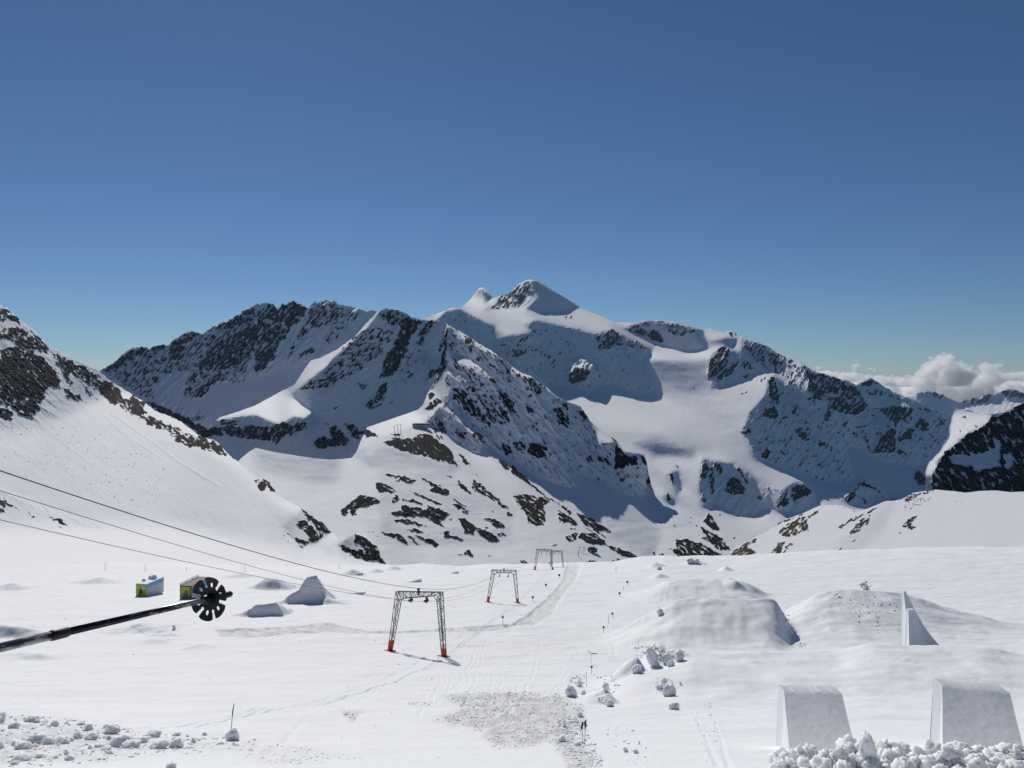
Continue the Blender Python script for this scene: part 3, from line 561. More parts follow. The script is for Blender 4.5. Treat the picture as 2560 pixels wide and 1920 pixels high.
# --- dark ridge at the right edge
mountain("dark_ridge", T(4, "1360,1440 1385,1375 1490,1265 1555,1120 1572,1040 1585,960 1620,905 1720,910 1830,940 1920,950 2035,935 2060,925 2120,890 2212,850 2400,790"), [(2300, 1290), (2640, 1290)], 2314, 2630, (-0.35, 0.9),
    [(T(4, "1350,1480 1385,1370 1490,1260 1560,1150 1572,1040 1590,950 1620,900 1830,935 1925,955 1880,1035 1720,1110 1600,1215 1480,1330 1412,1480"), 0.55, 0.12, 3, 0.0003)],
    (2450, 1220, 1150),
    [(T(4, "1395,1560 1412,1480 1480,1332 1600,1222 1720,1112 1880,1042 1930,970 2040,950 2120,885 2212,845 2440,780 2440,1800 1700,1800 1480,1700"), .68, -50, 0.12), (T(4, "1560,1300 1700,1310 1870,1290 1980,1250 1960,1170 2000,1180 2000,1400 1900,1420 1820,1450 1780,1400 1600,1380"), -1), (T(4, "2040,1300 2100,1290 2120,1400 2060,1420"), -1),
     (T(4, "1640,970 1720,960 1700,990"), .6), (T(4, "1780,925 1840,935 1830,950"), .7), (T(4, "1640,1080 1700,1060 1640,1110"), .5), (T(4, "1780,1050 1830,1045 1790,1070"), .5)],
    M_mid, 300, 240, jag=((2314, 1.0), (2480, 1.5), (2500, 4.0), (2630, 4.0)), theta=-50, grain=(22, 9), rough=0.0016, seed=9.0)

# --- sunny snow hill at right
HB = .8
mountain("snow_hill", T(7, "1800,1240 1835,1215 1900,1125 1960,1080 2100,1010 2212,960") + T(8, "100,705 300,633 440,568 560,560 660,568 740,608 820,608 920,568 1010,528 1150,513 1260,453 1370,438 1460,428 1620,443 1700,455 1830,440 1960,435 2100,450 2212,445 2400,440"), [(1790, 1470), (2640, 1440)], 1806, 2640, (0.0, 0.02),
    [(T(8, "600,900 1100,500 1000,800 700,1000"), -0.1, 0.1, 15)], (2200, 1375, 560),
    [(T(8, "90,800 130,740 280,650 330,660 360,780 300,800 150,850"), .6, 40, HB, (18, 5)), (T(8, "20,970 80,880 160,870 110,990 40,1025"), .6, 40, HB, (18, 5)), (T(8, "120,960 170,880 230,890 110,1000"), .58, 40, HB, (18, 5)), (T(8, "330,660 440,590 430,640 350,680"), .6, 40, HB, (18, 5)),
     (T(8, "-10,775 100,702 310,632 300,652 100,728 10,790"), .62, 40, .3), (T(7, "1830,1215 1930,1110 2100,1010 2140,1030 2040,1090 2110,1140 2100,1210"), .62, 40, HB, (18, 5)), (T(8, "440,566 560,560 660,568 740,612 660,590 540,575"), .45, 0, .3),
     (T(8, "590,755 750,650 850,620 1010,530 900,625 700,725 630,778"), .52, 40, .5, (26, 4)), (T(8, "710,770 800,680 900,620 860,720 800,780 690,840"), .56, 40, HB, (20, 5)), (T(8, "715,870 790,810 780,830 730,880"), .62, 40, .5), (T(8, "690,590 740,608 790,625 740,630"), .6, 0, .3),
     (T(8, "560,990 640,920 655,928 580,992"), .64, 40, .5), (T(8, "1150,750 1200,680 1270,640 1290,660 1240,720 1290,750 1240,785 1200,760"), .62, 40, .6, (12, 5)), (T(8, "1115,800 1160,785 1140,815"), .65, 40, .6),
     (T(8, "1170,480 1440,490 1280,600 1160,620"), .33, 0, .3, (5, 3)), (T(8, "1150,515 1260,453 1370,436 1480,432 1480,445 1300,485 1200,545"), .5, 0, .4, (8, 4)), (T(8, "1580,520 1680,510 1720,560 1600,560"), .3, 0, .2, (5, 3)), (T(8, "1760,445 1800,438 1980,432 2000,445 1790,455"), .36, 0, .2, (6, 3)), (T(8, "1010,528 1080,505 1150,513 1100,530"), .75, 0, .1)],
    M_near, 560, 220, jag=((1806, 1.5), (2000, 0.8), (2170, 1.0), (2280, 2.5), (2340, 1.0), (2640, 0.5)), theta=40, grain=(16, 5), rough=0.00008, undul=0.002, seed=12.0, warp=4.0, relief=1.0, back=0.3)

# --- big slope at left with crags along its crest
topI = [(-80, 700)] + T(1, "0,215 50,240 100,275 180,340 260,410 340,480 390,540 430,575 560,640 700,710 830,770 960,870 1050,930 1160,1000 1260,1060 1340,1130 1430,1160 1560,1220 1680,1310 1740,1360 1850,1380 1900,1420 1960,1490 2060,1570 2140,1650") + T(6, "0,490 60,500 120,540 190,640 260,690 370,750 480,820 560,858 660,968 720,1045 800,1000 850,975 950,998 1040,1078 1100,1200 1160,1262 1300,1330")
mountain("left_slope", topI, [(-90, 1490), (600, 1490), (1010, 1480)], -80, 985, (0.0, -0.17),
    [([(-120, 650), (0, 740), (240, 915), (420, 1045), (560, 1125), (650, 1185), (750, 1300), (860, 1375), (860, 1400), (640, 1370), (420, 1320), (250, 1320), (0, 1320), (-120, 1300)], -0.12, 0.10, 46),
     ([(-120, 650), (0, 740), (240, 900), (300, 960), (120, 1060), (-120, 1080)], -0.3, 0.34, 40, 0.0009),
     (T(5, "-20,420 100,440 250,500 450,590 700,690 900,755 880,765 700,740 500,690 350,610 200,540 0,450"), -0.1, 0.05, 3, 0.0012),
     (T(6, "230,920 400,760 660,960 560,1060 400,1100"), -0.3, 0.2, 6, 0.0006), (T(6, "690,1080 850,970 1040,1080 1120,1250 900,1210"), -0.4, 0.36, 5, 0.0006)],
    (420, 1424, 445),
    [(T(1, "440,610 560,670 700,735 830,800 960,900 1060,985 1160,1060 1250,1120 1340,1190 1440,1220 1580,1290 1740,1370 1900,1430 1990,1530 1900,1500 1700,1420 1500,1340 1300,1260 1130,1170 960,1050 800,930 640,830 480,720"), .50, -45), (T(1, "0,600 130,560 330,640 470,900 400,960 340,1010 200,1000 60,900 0,880"), .6, -45), (T(1, "-20,235 60,250 180,335 200,400 100,350 -20,300"), .7, -45), (T(1, "-20,300 60,330 40,370 -20,360"), .75), (T(1, "-100,430 0,430 100,400 200,420 420,580 440,640 360,620 270,600 200,600 130,560 60,500 -100,520"), .74, -45), (T(1, "260,600 400,680 500,800 530,940 440,930 330,880 280,760"), .82, -45),
     (T(1, "-200,660 0,680 80,640 150,610 280,760 320,900 360,930 400,1010 350,1060 340,1130 290,1190 180,1170 80,1080 0,1070 -200,1060"), .76, -45), (T(1, "-100,1080 0,1080 100,1120 120,1200 60,1215 0,1190 -100,1180"), .78, -30), (T(1, "480,620 560,660 650,740 610,800 650,900 600,910 540,800 510,720"), .7, -45), (T(1, "690,720 780,780 820,770 790,880 720,850 680,790"), .76, -45),
     (T(1, "560,940 640,950 730,1050 650,1050 560,1000"), .7, -40), (T(1, "840,870 960,880 1050,940 1055,1060 960,1080 860,970"), .88, -45), (T(1, "720,890 800,980 870,1080 780,1010"), .74, -45), (T(1, "1090,1030 1160,1000 1260,1060 1240,1160 1170,1170 1100,1120"), .88, -45), (T(1, "1240,1180 1330,1190 1440,1230 1440,1270 1360,1280 1270,1260"), .82, -30), (T(1, "1430,1290 1600,1340 1750,1350 1900,1420 1970,1510 1950,1540 1850,1490 1700,1450 1560,1420 1480,1350"), .78, -30),
     (T(1, "240,400 340,475 395,540 430,590 330,510"), .8, -45), (T(1, "1940,1465 2000,1520 2100,1620 2060,1590 1980,1520"), .8, -40),
     (T(6, "-20,520 60,500 120,530 195,645 150,630 90,570 80,610 20,600"), .8, -40, .1), (T(6, "190,645 260,690 230,680"), .7, -40, .1), (T(6, "370,750 450,800 560,870 660,970 600,1000 520,920 430,830"), .8, -48, .12), (T(6, "340,880 430,860 500,930 590,990 540,1060 480,1060 420,970 370,920"), .74, -48, .12), (T(6, "230,930 260,980 340,1010 420,1030 490,1075 400,1075 340,1030 250,990"), .74, -40, .1), (T(6, "360,1070 420,1100 370,1105"), .75, -40, .1), (T(6, "260,1040 285,1045 275,1055"), .75),
     (T(6, "850,980 920,1000 1040,1080 1100,1200 1150,1250 960,1220 850,1190 760,1140 690,1080 780,1090 880,1110 960,1150 840,1040"), .84, -45, .12), (T(6, "700,1155 760,1180 800,1195 730,1180"), .72, -30, .1),
     (T(5, "-40,480 60,520 130,560 190,605 120,580 50,560 40,620 -40,640"), .72, -30, .5), (T(5, "230,625 350,680 280,670"), .85, -30), (T(5, "415,655 500,670 635,762 560,740 490,700"), .85, -30), (T(5, "365,720 480,745 420,740"), .78, -20), (T(5, "220,760 265,770 240,775"), .8), (T(5, "80,710 130,715 100,722"), .7), (T(5, "480,730 560,755 520,755"), .8),
     (T(5, "0,300 200,250 700,50 1200,20 1500,420 1300,620 900,560 500,350"), .13, -35, .2, (6, 4)), (T(1, "60,1440 160,1480 420,1660 360,1640 160,1530"), .3, -38, .2, (10, 4)), (T(1, "0,1250 900,1250 1500,1660 0,1660"), .12, -35, .2, (7, 4))],
    M_near, 760, 520, jag=((-80, 6.0), (100, 5.0), (200, 2.5), (330, 3.5), (560, 2.0), (600, 0.6), (700, 1.0), (840, 2.0), (960, 1.5), (985, 0.5)), jag_len=10, theta=-42, grain=(16, 7), rough=0.0003, undul=0.0022, seed=15.0, warp=9.0, back=0.5,
    ribs=[(T(1, "890,1150 1000,1270 1180,1400 1330,1490 1420,1560"), 4, 0.5), (T(1, "960,1150 1200,1310 1400,1460 1560,1580 1700,1660 1900,1780"), 5, 0.6), (T(1, "700,1080 900,1260 1100,1450"), 4, 0.3), (T(1, "300,1200 600,1450 900,1660"), 5, 0.3)])

# ------------------------------------------------------------------ the near snow field (a real height field z(x, y))
_prY = np.array([-40, -10, 2, 8, 14, 20, 24, 36, 56, 85, 139, 190, 250, 330, 430, 480, 520, 600, 700], float)
_prZ = np.array([-1.70, -1.72, -1.9, -4.3, -7.2, -10.0, -11.9, -16.75, -24.4, -34.5, -49.5, -60.0, -72.2, -87.5, -106.4, -115.5, -128, -165, -215], float)
def hermite(xs, ys, x):
    d = np.diff(ys) / np.diff(xs); m = np.empty(len(xs)); m[1:-1] = (d[:-1] + d[1:]) / 2; m[0] = d[0]; m[-1] = d[-1]
    m[1:-1] = np.where(d[:-1] * d[1:] > 0, 2 * d[:-1] * d[1:] / (d[:-1] + d[1:] + 1e-12), 0)
    i = np.clip(np.searchsorted(xs, x) - 1, 0, len(xs) - 2); h = xs[i + 1] - xs[i]; t = (x - xs[i]) / h
    return ys[i] * (1 + 2 * t) * (1 - t) ** 2 + h * m[i] * t * (1 - t) ** 2 + ys[i + 1] * t * t * (3 - 2 * t) + h * m[i + 1] * t * t * (t - 1)
def z0(Y): return hermite(_prY, _prZ, np.asarray(Y, float))
# snow terraces of the jump park: crest (column, row) at distance Yc, rising from Yf, falling away over lb metres
TERR = [
    (100.0, 66.0, 9.0, [(1500, 0), (1580, 1652), (1650, 1636), (1714, 1620), (1790, 1624), (1920, 1630), (2105, 1627), (2140, 1614), (2166, 1608), (2267, 1611), (2360, 1614), (2470, 1620), (2560, 1640), (2700, 1650), (2900, 0)]),
    (185.0, 148.0, 13.0, [(1890, 0), (1930, 1540), (1968, 1524), (1992, 1510), (2040, 1488), (2076, 1476), (2120, 1472), (2180, 1474), (2253, 1482), (2300, 1496), (2400, 1528), (2500, 1552), (2600, 0)]),
    (165.0, 136.0, 12.0, [(1500, 0), (1540, 1588), (1580, 1558), (1640, 1528), (1694, 1502), (1731, 1496), (1859, 1499), (1920, 1502), (1944, 1508), (1954, 1520), (1966, 0)]),
    (262.0, 230.0, 20.0, [(1540, 0), (1580, 1488), (1627, 1473), (1656, 1458), (1694, 1451), (1801, 1449), (1873, 1457), (1910, 0)]),
    (166.0, 161.5, 7.0, [(-300, 1548), (0, 1562), (60, 1566), (105, 1576), (128, 0)]),
    (18.3, 15.2, 1.6, [(1900, 0), (1960, 1900), (2020, 1884), (2300, 1880), (2560, 1882), (2800, 1885), (3200, 0)]),
]
_TU = np.arange(-400, 3300, 4.0)
def terr_d(Yc, pts):
    us = [q[0] for q in pts]; ds = [0.0 if q[1] == 0 else (HY - q[1]) / F * Yc - float(z0(Yc)) for q in pts]
    D = np.interp(_TU, us, ds, left=0 if pts[0][1] == 0 else ds[0], right=0)
    k = np.exp(-0.5 * (np.arange(-12, 13) / 4.0) ** 2); k /= k.sum()
    return np.convolve(np.pad(D, 12, mode='edge'), k, 'valid')
TERR_D = [terr_d(q[0], q[3]) for q in TERR]
def heap(X, Y, u, Yc, h, wl, wr, lf, lb, pw=1.0):
    x0 = (u - HX) / F * Yc; dx = X - x0; dy = Y - Yc
    r = np.sqrt((dx / np.where(dx < 0, wl, wr)) ** 2 + (dy / np.where(dy < 0, lf, lb)) ** 2)
    r = r * (1 + 0.34 * fbm(X / 3.0 + u, Y / 3.4, 5, 0.66)); q = np.clip(1 - r, 0, 1)
    return h * np.where(q < 0.25, 2 * q * q, q - 0.125) * 1.14
HEAPS = [(790, 246, 6.4, 6.0, 4.2, 3.0, 24, 1.0), (766, 245, 4.2, 9, 6, 2.6, 20, 1.0), (735, 244, 1.7, 11, 8, 2.4, 16, 1.0), (815, 244, 2.0, 4, 8, 3, 12, 1.0), (690, 208, 3.4, 9, 2.6, 2.2, 16, 0.9), (640, 208, 1.8, 10, 6, 2.0, 14, 0.9), (690, 300, 3.4, 10, 8, 5, 22, 0.9), (665, 302, 2.5, 9, 7, 5, 20, 0.9),
         (350, 176, 2.0, 9, 9, 6, 18, 1.0), (505, 150, 1.0, 5, 5, 4, 10, 1.0), (380, 158, 1.0, 4, 6, 4, 9, 1.0), (60, 138, 0.7, 7, 5, 2, 12, 1.0), (100, 134, 1.0, 6, 5, 2, 11, 1.0),
         (1592, 92, 1.7, 4, 1.3, 1.6, 9, 1.0), (1514, 83, 1.0, 3, 0.9, 1.2, 6, 1.0), (1522, 76, 1.0, 3.5, 1.2, 1.2, 6, 1.0), (1660, 96, 1.3, 3.5, 3.5, 2.5, 8, 1.0), (1650, 142, 1.3, 3, 2, 2, 7, 1.0),
         (2160, 225, 2.0, 3.5, 3, 2, 8, 1.0), (430, 168, 0.8, 6, 3, 2.2, 8, 1.0), (1840, 256, 2.2, 5, 4, 4, 10, 1.0), (1880, 196, 2.0, 2.0, 4, 3, 8, 1.0), (880, 380, 3.0, 9, 8, 6, 12, 1.0), (985, 420, 2.6, 9, 6, 5, 12, 1.0), (940, 400, 2.2, 7, 5, 5, 12, 1.0),
         (1640, 380, 2.5, 6, 6, 5, 14, 1.0), (1650, 330, 2.0, 5, 5, 4, 12, 1.0), (1735, 400, 3.2, 8, 8, 6, 14, 1.0), (1815, 360, 2.6, 3, 5, 4, 12, 1.0), (30, 300, 2.5, 14, 12, 8, 20, 1.0), (250, 330, 2.5, 14, 12, 8, 20, 1.0), (600, 360, 2.2, 10, 12, 6, 20, 1.0)]
def gz_np(X, Y, detail=True):
    X = np.asarray(X, float); Y = np.asarray(Y, float)
    Ys = np.maximum(Y, 3.0)
    p = X / Ys; u = p * F + HX
    z = z0(Y) + np.interp(p, [0.05, 0.13, 0.19, 0.27, 0.5, 0.64, 1.0], [0, 2.5, 5.0, 4.5, 9.0, 10.5, 12]) * sstep(230, 440, Y)
    wb = sstep(25, 80, Y)
    wu = wb * 10 * fbm(X / 5.5 + 3, Y / 9, 3); wy = wb * 2.2 * fbm(X / 7 + 40, Y / 12, 3)
    for (Yc, Yf, lb, pts), Dt in zip(TERR, TERR_D):
        D = np.interp(u + wu, _TU, Dt); Yw = Y + wy * (lb > 3)
        t = np.clip((Yw - Yf) / (Yc - Yf), 0, 1); up = np.where(t < 0.5, t * t, t - 0.25) / 0.75
        dn = 1 - sstep(0, lb, Yw - Yc)
        z = z + D * np.where(Yw < Yc, up, dn)
    for hp in HEAPS: z = z + heap(X, Y, *hp)
    if detail:
        a = sstep(12, 60, Y)
        z = z + a * (0.50 * fbm(X / 18, Y / 12 + 3, 3) + 0.17 * fbm(X / 4.6 + 9, Y / 2.6, 3) + 0.035 * fbm(X / 6 + 0.8 * fbm(X / 9, Y / 9, 2), Y / 0.9, 2)) + 0.03 * fbm(X / 0.9, Y / 0.7, 3)
        z = z + sstep(150, 380, Y) * 0.5 * fbm(X / 30, Y / 14, 3) + sstep(330, 450, Y) * 2.2 * fbm(X / 55 + 2, Y / 200, 3)
    return z
def gz(x, y): return float(gz_np(np.array([x]), np.array([y]))[0])
_PU = np.arange(-120, 2684, 4.0); _PY = np.geomspace(12.5, 500, 620)
def pick_table():
    p = (_PU - HX) / F; Yg = np.repeat(_PY[None], len(p), 0)
    return np.maximum.accumulate(gz_np(p[:, None] * Yg, Yg) / Yg, axis=1)
_PT = pick_table()
def pick(u, v):
    """the point of the snow field seen at a pixel of the photograph"""
    row = _PT[int(np.clip(round((u - _PU[0]) / 4.0), 0, len(_PU) - 1))]; k = (HY - v) / F
    i = int(np.clip(np.searchsorted(row, k), 1, len(_PY) - 1)); a, b = row[i - 1], row[i]
    y = _PY[i - 1] + (_PY[i] - _PY[i - 1]) * float(np.clip((k - a) / (b - a + 1e-12), 0, 1))
    return P(u, v, y)

GRIT = [([(1105, 1742), (1160, 1733), (1250, 1729), (1400, 1735), (1450, 1762), (1462, 1790), (1440, 1830), (1500, 1925), (1420, 1925), (1380, 1855), (1300, 1872), (1232, 1868), (1200, 1828), (1085, 1802), (1165, 1772)], 0.8, 16),
        ([(1010, 1760), (1060, 1752), (1085, 1756), (1060, 1765)], 0.6, 4), ([(850, 1780), (900, 1785), (912, 1776), (880, 1806)], 0.7, 5),
        ([(-60, 1780), (60, 1788), (240, 1808), (420, 1838), (640, 1850), (640, 1880), (420, 1880), (240, 1905), (-60, 1925)], 0.6, 22), ([(640, 1855), (780, 1870), (900, 1895), (700, 1915), (600, 1900)], 0.35, 10),
        (T(10, "-340,460 0,450 300,430 640,410 980,480 1300,475 1600,455 1900,440 2212,420") + T(11, "180,300 330,170 450,30 480,-80 600,-80 560,30 420,200 340,330 200,412 0,440") + T(10, "2212,460 1650,480 1300,495 980,495 640,482 300,490 0,530 -300,520"), 0.8, 3),
        (T(5, "-20,420 100,440 250,500 450,590 700,690 900,755 880,765 700,740 500,690 350,610 200,540 0,450"), 0.9, 4),
        ([(1100, 1600), (1500, 1560), (1520, 1640), (1100, 1680)], 0.16, 20), ([(650, 1560), (1000, 1590), (1000, 1720), (640, 1700)], 0.10, 20)]
SKI = [([(1440, 1640), (1600, 1560), (1660, 1480), (1700, 1440)], 0.5, 0.1), ([(640, 1772), (800, 1740), (980, 1690), (1150, 1650)], 0.25, 0.05), ([(700, 1700), (900, 1650), (1000, 1600)], 0.3, 0.06), ([(300, 1640), (520, 1620), (760, 1650), (1000, 1720)], 0.4, 0.08), ([(100, 1700), (400, 1690), (800, 1700), (1060, 1760)], 0.35, 0.07), ([(660, 1900), (760, 1800), (950, 1720), (1150, 1680), (1350, 1660)], 0.3, 0.06), ([(1540, 1640), (1520, 1560), (1540, 1500), (1600, 1440)], 0.4, 0.08), ([(1720, 1745), (1740, 1800), (1770, 1860), (1795, 1915)], 0.12, 0.035), ([(1765, 1757), (1785, 1800), (1805, 1860), (1822, 1918)], 0.12, 0.03), ([(0, 1500), (200, 1520), (420, 1540), (620, 1600)], 0.5, 0.1), ([(2000, 1400), (2200, 1450), (2400, 1470), (2560, 1480)], 0.6, 0.1), ([(1700, 1640), (1900, 1660), (2150, 1640), (2500, 1690)], 0.4, 0.1), ([(1600, 1800), (1700, 1790), (1850, 1800), (1950, 1790)], 0.3, 0.12)]
_rk = random.Random(9)
for _i in range(16):
    _a, _b, _c = _rk.uniform(1040, 1420), _rk.uniform(-90, 110), _rk.uniform(-60, 60)
    SKI.append(([(_a, 1740 + _rk.uniform(-60, 60)), (_a + 60 + _c, 1680), (_a + 150 + _b, 1610), (_a + 200 + _b * 1.4 + _c, 1550), (_a + 240 + _b * 1.7, 1490)], 0.22, 0.07))
for _i in range(9):
    _a = _rk.uniform(1560, 1740)
    SKI.append(([(120 + 230 * i, _a + 26 * math.sin(i * 1.3 + _a) + 5 * i) for i in range(5)], 0.35, 0.07))
M_snow = newmat("field_snow")
def field_snow():
    m, t, b = M_snow; L = t.links.new
    g = nd(t, "ShaderNodeNewGeometry"); at = nd(t, "ShaderNodeAttribute", attribute_name="grit")
    n1 = nd(t, "ShaderNodeTexNoise"); n1.inputs["Scale"].default_value = 2.2; n1.inputs["Detail"].default_value = 6; n1.inputs["Roughness"].default_value = 0.6
    n2 = nd(t, "ShaderNodeTexNoise"); n2.inputs["Scale"].default_value = 0.35; n2.inputs["Detail"].default_value = 5
    n3 = nd(t, "ShaderNodeTexNoise"); n3.inputs["Scale"].default_value = 5.5; n3.inputs["Detail"].default_value = 4; n3.inputs["Roughness"].default_value = 0.7
    mp = nd(t, "ShaderNodeMapping"); mp.inputs["Scale"].default_value = (0.45, 1.0, 1.0)
    L(g.outputs["Position"], mp.inputs["Vector"])
    for n in (n1, n2): L(mp.outputs[0], n.inputs["Vector"])
    L(g.outputs["Position"], n3.inputs["Vector"])
    b1 = nd(t, "ShaderNodeBump"); b1.inputs["Distance"].default_value = 0.05; b1.inputs["Strength"].default_value = 0.5; L(n1.outputs["Fac"], b1.inputs["Height"])
    b2 = nd(t, "ShaderNodeBump"); b2.inputs["Distance"].default_value = 0.22; b2.inputs["Strength"].default_value = 0.5; L(n2.outputs["Fac"], b2.inputs["Height"]); L(b2.outputs[0], b1.inputs["Normal"])
    b3 = nd(t, "ShaderNodeBump"); b3.inputs["Distance"].default_value = 0.22; L(at.outputs["Fac"], b3.inputs["Strength"]); L(n3.outputs["Fac"], b3.inputs["Height"]); L(b1.outputs[0], b3.inputs["Normal"])
    L(b3.outputs[0], b.inputs["Normal"])
    mx = nd(t, "ShaderNodeMix", data_type='RGBA'); L(n2.outputs["Fac"], mx.inputs[0]); mx.inputs[6].default_value = tuple(c * 0.95 for c in SNOW) + (1,); mx.inputs[7].default_value = SNOW + (1,)
    m2 = nd(t, "ShaderNodeMix", data_type='RGBA'); hv = nd(t, "ShaderNodeMath", operation='MULTIPLY'); hv.inputs[1].default_value = 0.75; L(at.outputs["Fac"], hv.inputs[0]); L(hv.outputs[0], m2.inputs[0]); L(mx.outputs[2], m2.inputs[6]); m2.inputs[7].default_value = (0.72, 0.725, 0.74, 1)  # churned snow greyer: dirty ice, plus fine self-shadow put into the colour
    L(m2.outputs[2], b.inputs["Base Color"]); b.inputs["Roughness"].default_value = 0.7; b.inputs["Specular IOR Level"].default_value = 0.2
    return m
M_field = field_snow()
def snow_field():
    p = np.linspace(-0.86, 0.86, 1150)
    vb = np.concatenate([np.linspace(1995, 1600, 300), np.linspace(1600, 1404, 330)[1:]])
    yy = np.linspace(13.0, 515, 40000); vv = HY - z0(yy) / yy * F
    Yr = np.interp(-vb, -vv, yy)
    Yr = np.unique(np.concatenate([[-35, -12, -4, 2, 5, 8, 11], Yr[(Yr > 13.2) & (Yr < 484)], [485, 488, 492, 497, 504, 515, 530, 550, 580, 620, 660]]))
    Pm, Ym = np.meshgrid(p, Yr)
    Xm = Pm * np.where(Ym < 12, 12.0, Ym)
    Z = gz_np(Xm, Ym)
    U = Pm * F + HX; V = HY - z0(Ym) / np.maximum(Ym, 1.0) * F
    grit = np.zeros(U.shape, np.float32)
    wu = 10 * fbm(U / 25, V / 9, 3); wv = 5 * fbm(U / 25 + 40, V / 9, 3)
    for pts, st, fe in GRIT:
        m, sel = in_poly(pts, U, V, fe, wu, wv); grit = np.maximum(grit, m * st)
    track = np.zeros(U.shape, np.float32)
    for pts, st, fe in GRIT[5:6]:
        m, sel = in_poly(pts, U, V, 3, wu * .3, wv * .3); track = np.maximum(track, m)
    grit *= (0.55 + 0.75 * np.clip(0.5 + 1.4 * fbm(U / 30 + 3, V / 12, 4), 0, 1))
    near = (Ym < 130)
    Z = Z + grit * near * (0.09 * fbm(Xm / 0.5, Ym / 0.45, 3) + 0.07 * np.maximum(0, fbm(Xm / 0.22 + 7, Ym / 0.3, 2)))
    Z = Z - 0.6 * sstep(0.2, 0.8, track) * (Ym > 120)
    Z = Z + sstep(0.2, 0.8, track) * 0.3 * ridged(U / 22, V / 2.2, 2)
    for px, w, dep in SKI:
        w, dep = w * 0.7, dep * 0.5                                          # grooves left by skis and machines
        pw = [pick(*q) for q in px]
        d2 = np.full(Xm.shape, 1e9)
        for a, b in zip(pw[:-1], pw[1:]):
            dx, dy = b.x - a.x, b.y - a.y; sel = (Xm > min(a.x, b.x) - 2) & (Xm < max(a.x, b.x) + 2) & (Ym > min(a.y, b.y) - 2) & (Ym < max(a.y, b.y) + 2)
            xx, yy = Xm[sel], Ym[sel]; xx = xx + 0.0035 * yy * fbm(yy / 9, xx / 9, 2)
            tt = np.clip(((xx - a.x) * dx + (yy - a.y) * dy) / (dx * dx + dy * dy + 1e-9), 0, 1)
            d2[sel] = np.minimum(d2[sel], (xx - a.x - tt * dx) ** 2 + (yy - a.y - tt * dy) ** 2)
        d = np.sqrt(d2); Z = Z - dep * np.exp(-(d / w) ** 2) + dep * 0.7 * np.exp(-((d - 2 * w) / w) ** 2)
    o = grid_mesh("snow_ground", Xm, Ym, Z, M_field, {"grit": grit})
    tag(o, kind="structure")
snow_field()

# ------------------------------------------------------------------ clouds far behind the mountains
def cloud(name, puffs, Y, label, seedn):
    bm = bmesh.new(); rs = np.random.RandomState(seedn)
    for u, v, r in puffs:
        yy = Y * (1 + 0.06 * (rs.rand() - 0.5)); c = P(u, v, yy); rr = r / F * yy
        bmesh.ops.create_icosphere(bm, subdivisions=5 if r > 24 else 4 if r > 14 else 3, radius=1.0, matrix=Matrix.LocRotScale(c, None, Vector((rr * (1.0 + 0.3 * rs.rand()), rr, rr * (0.85 + 0.2 * rs.rand())))))
    me = bpy.data.meshes.new(name); bm.normal_update()
    co = np.array([v.co for v in bm.verts]); no = np.array([v.normal for v in bm.verts]); s = Y / F
    d = 10 * (1 - 2 * np.abs(perlin(co[:, 0] / s / 24 + co[:, 1] / s / 37, co[:, 2] / s / 22))) * -1 + 9 * (np.abs(perlin(co[:, 0] / s / 11, co[:, 2] / s / 10 + co[:, 1] / s / 13)) - 0.2) + 4 * fbm(co[:, 0] / s / 7, co[:, 2] / s / 7 + co[:, 1] / s / 9, 3)
    co = co + no * (d * s * 0.55)[:, None]
    for v, c in zip(bm.verts, co): v.co = c
    bm.to_mesh(me); bm.free(); me.polygons.foreach_set("use_smooth", [True] * len(me.polygons))
    o = link(name, me, M_cloud); tag(o, label, "cloud")
    rm = o.modifiers.new("union", 'REMESH'); rm.mode = 'VOXEL'; rm.voxel_size = 1.7 * s; rm.use_smooth_shade = True
    return o
M_cloud, _t, _b = newmat("cloud_vapour")
def cloud_mat():
    t = _t; out = t.nodes["Material Output"]; t.nodes.remove(_b)
    vs_ = nd(t, "ShaderNodeVolumeScatter"); vs_.inputs["Color"].default_value = (0.995, 0.995, 0.995, 1); vs_.inputs["Density"].default_value = 0.006; vs_.inputs["Anisotropy"].default_value = 0.5
    t.links.new(vs_.outputs[0], out.inputs["Volume"])
cloud_mat()
rc = np.random.RandomState(5)
big = [(2360, 905, 22), (2338, 918, 24), (2318, 938, 26), (2375, 925, 28), (2395, 945, 30), (2350, 950, 36), (2310, 965, 30), (2400, 975, 36), (2440, 960, 28), (2425, 938, 18), (2470, 925, 18), (2480, 948, 26), (2350, 985, 34), (2440, 985, 34), (2370, 898, 12), (2352, 893, 10), (2402, 915, 12), (2460, 914, 10), (2495, 918, 9)]
for _u, _v, _r in list(big):
    for _k in range(5):
        _a = rc.uniform(0.1, 3.0); big.append((_u + 0.95 * _r * math.cos(_a), _v - 0.9 * _r * math.sin(_a), _r * rc.uniform(.22, .42)))
cloud("cumulus_cloud", big, 24000, "tall billowing white cumulus cloud standing above the distant mountains at right", 1)
bank = []
for u in np.arange(2030, 2640, 11.0):
    top = np.interp(u, [2030, 2060, 2130, 2180, 2230, 2300, 2400, 2500, 2560, 2640], [928, 922, 926, 935, 938, 936, 938, 930, 925, 930])
    for k in range(3):
        r = 9 + 7 * rc.rand() + 5 * k
        bank.append((u + 8 * (rc.rand() - .5), top + r + 24 * k + 5 * (rc.rand() - .5), r))
bank += [(2142, 918, 9), (2135, 924, 9), (2175, 922, 8), (2186, 926, 8), (2045, 922, 9), (2070, 928, 8)]
cloud("cloud_bank", bank, 27000, "long low bank of pale cloud lying along the horizon at right", 2)

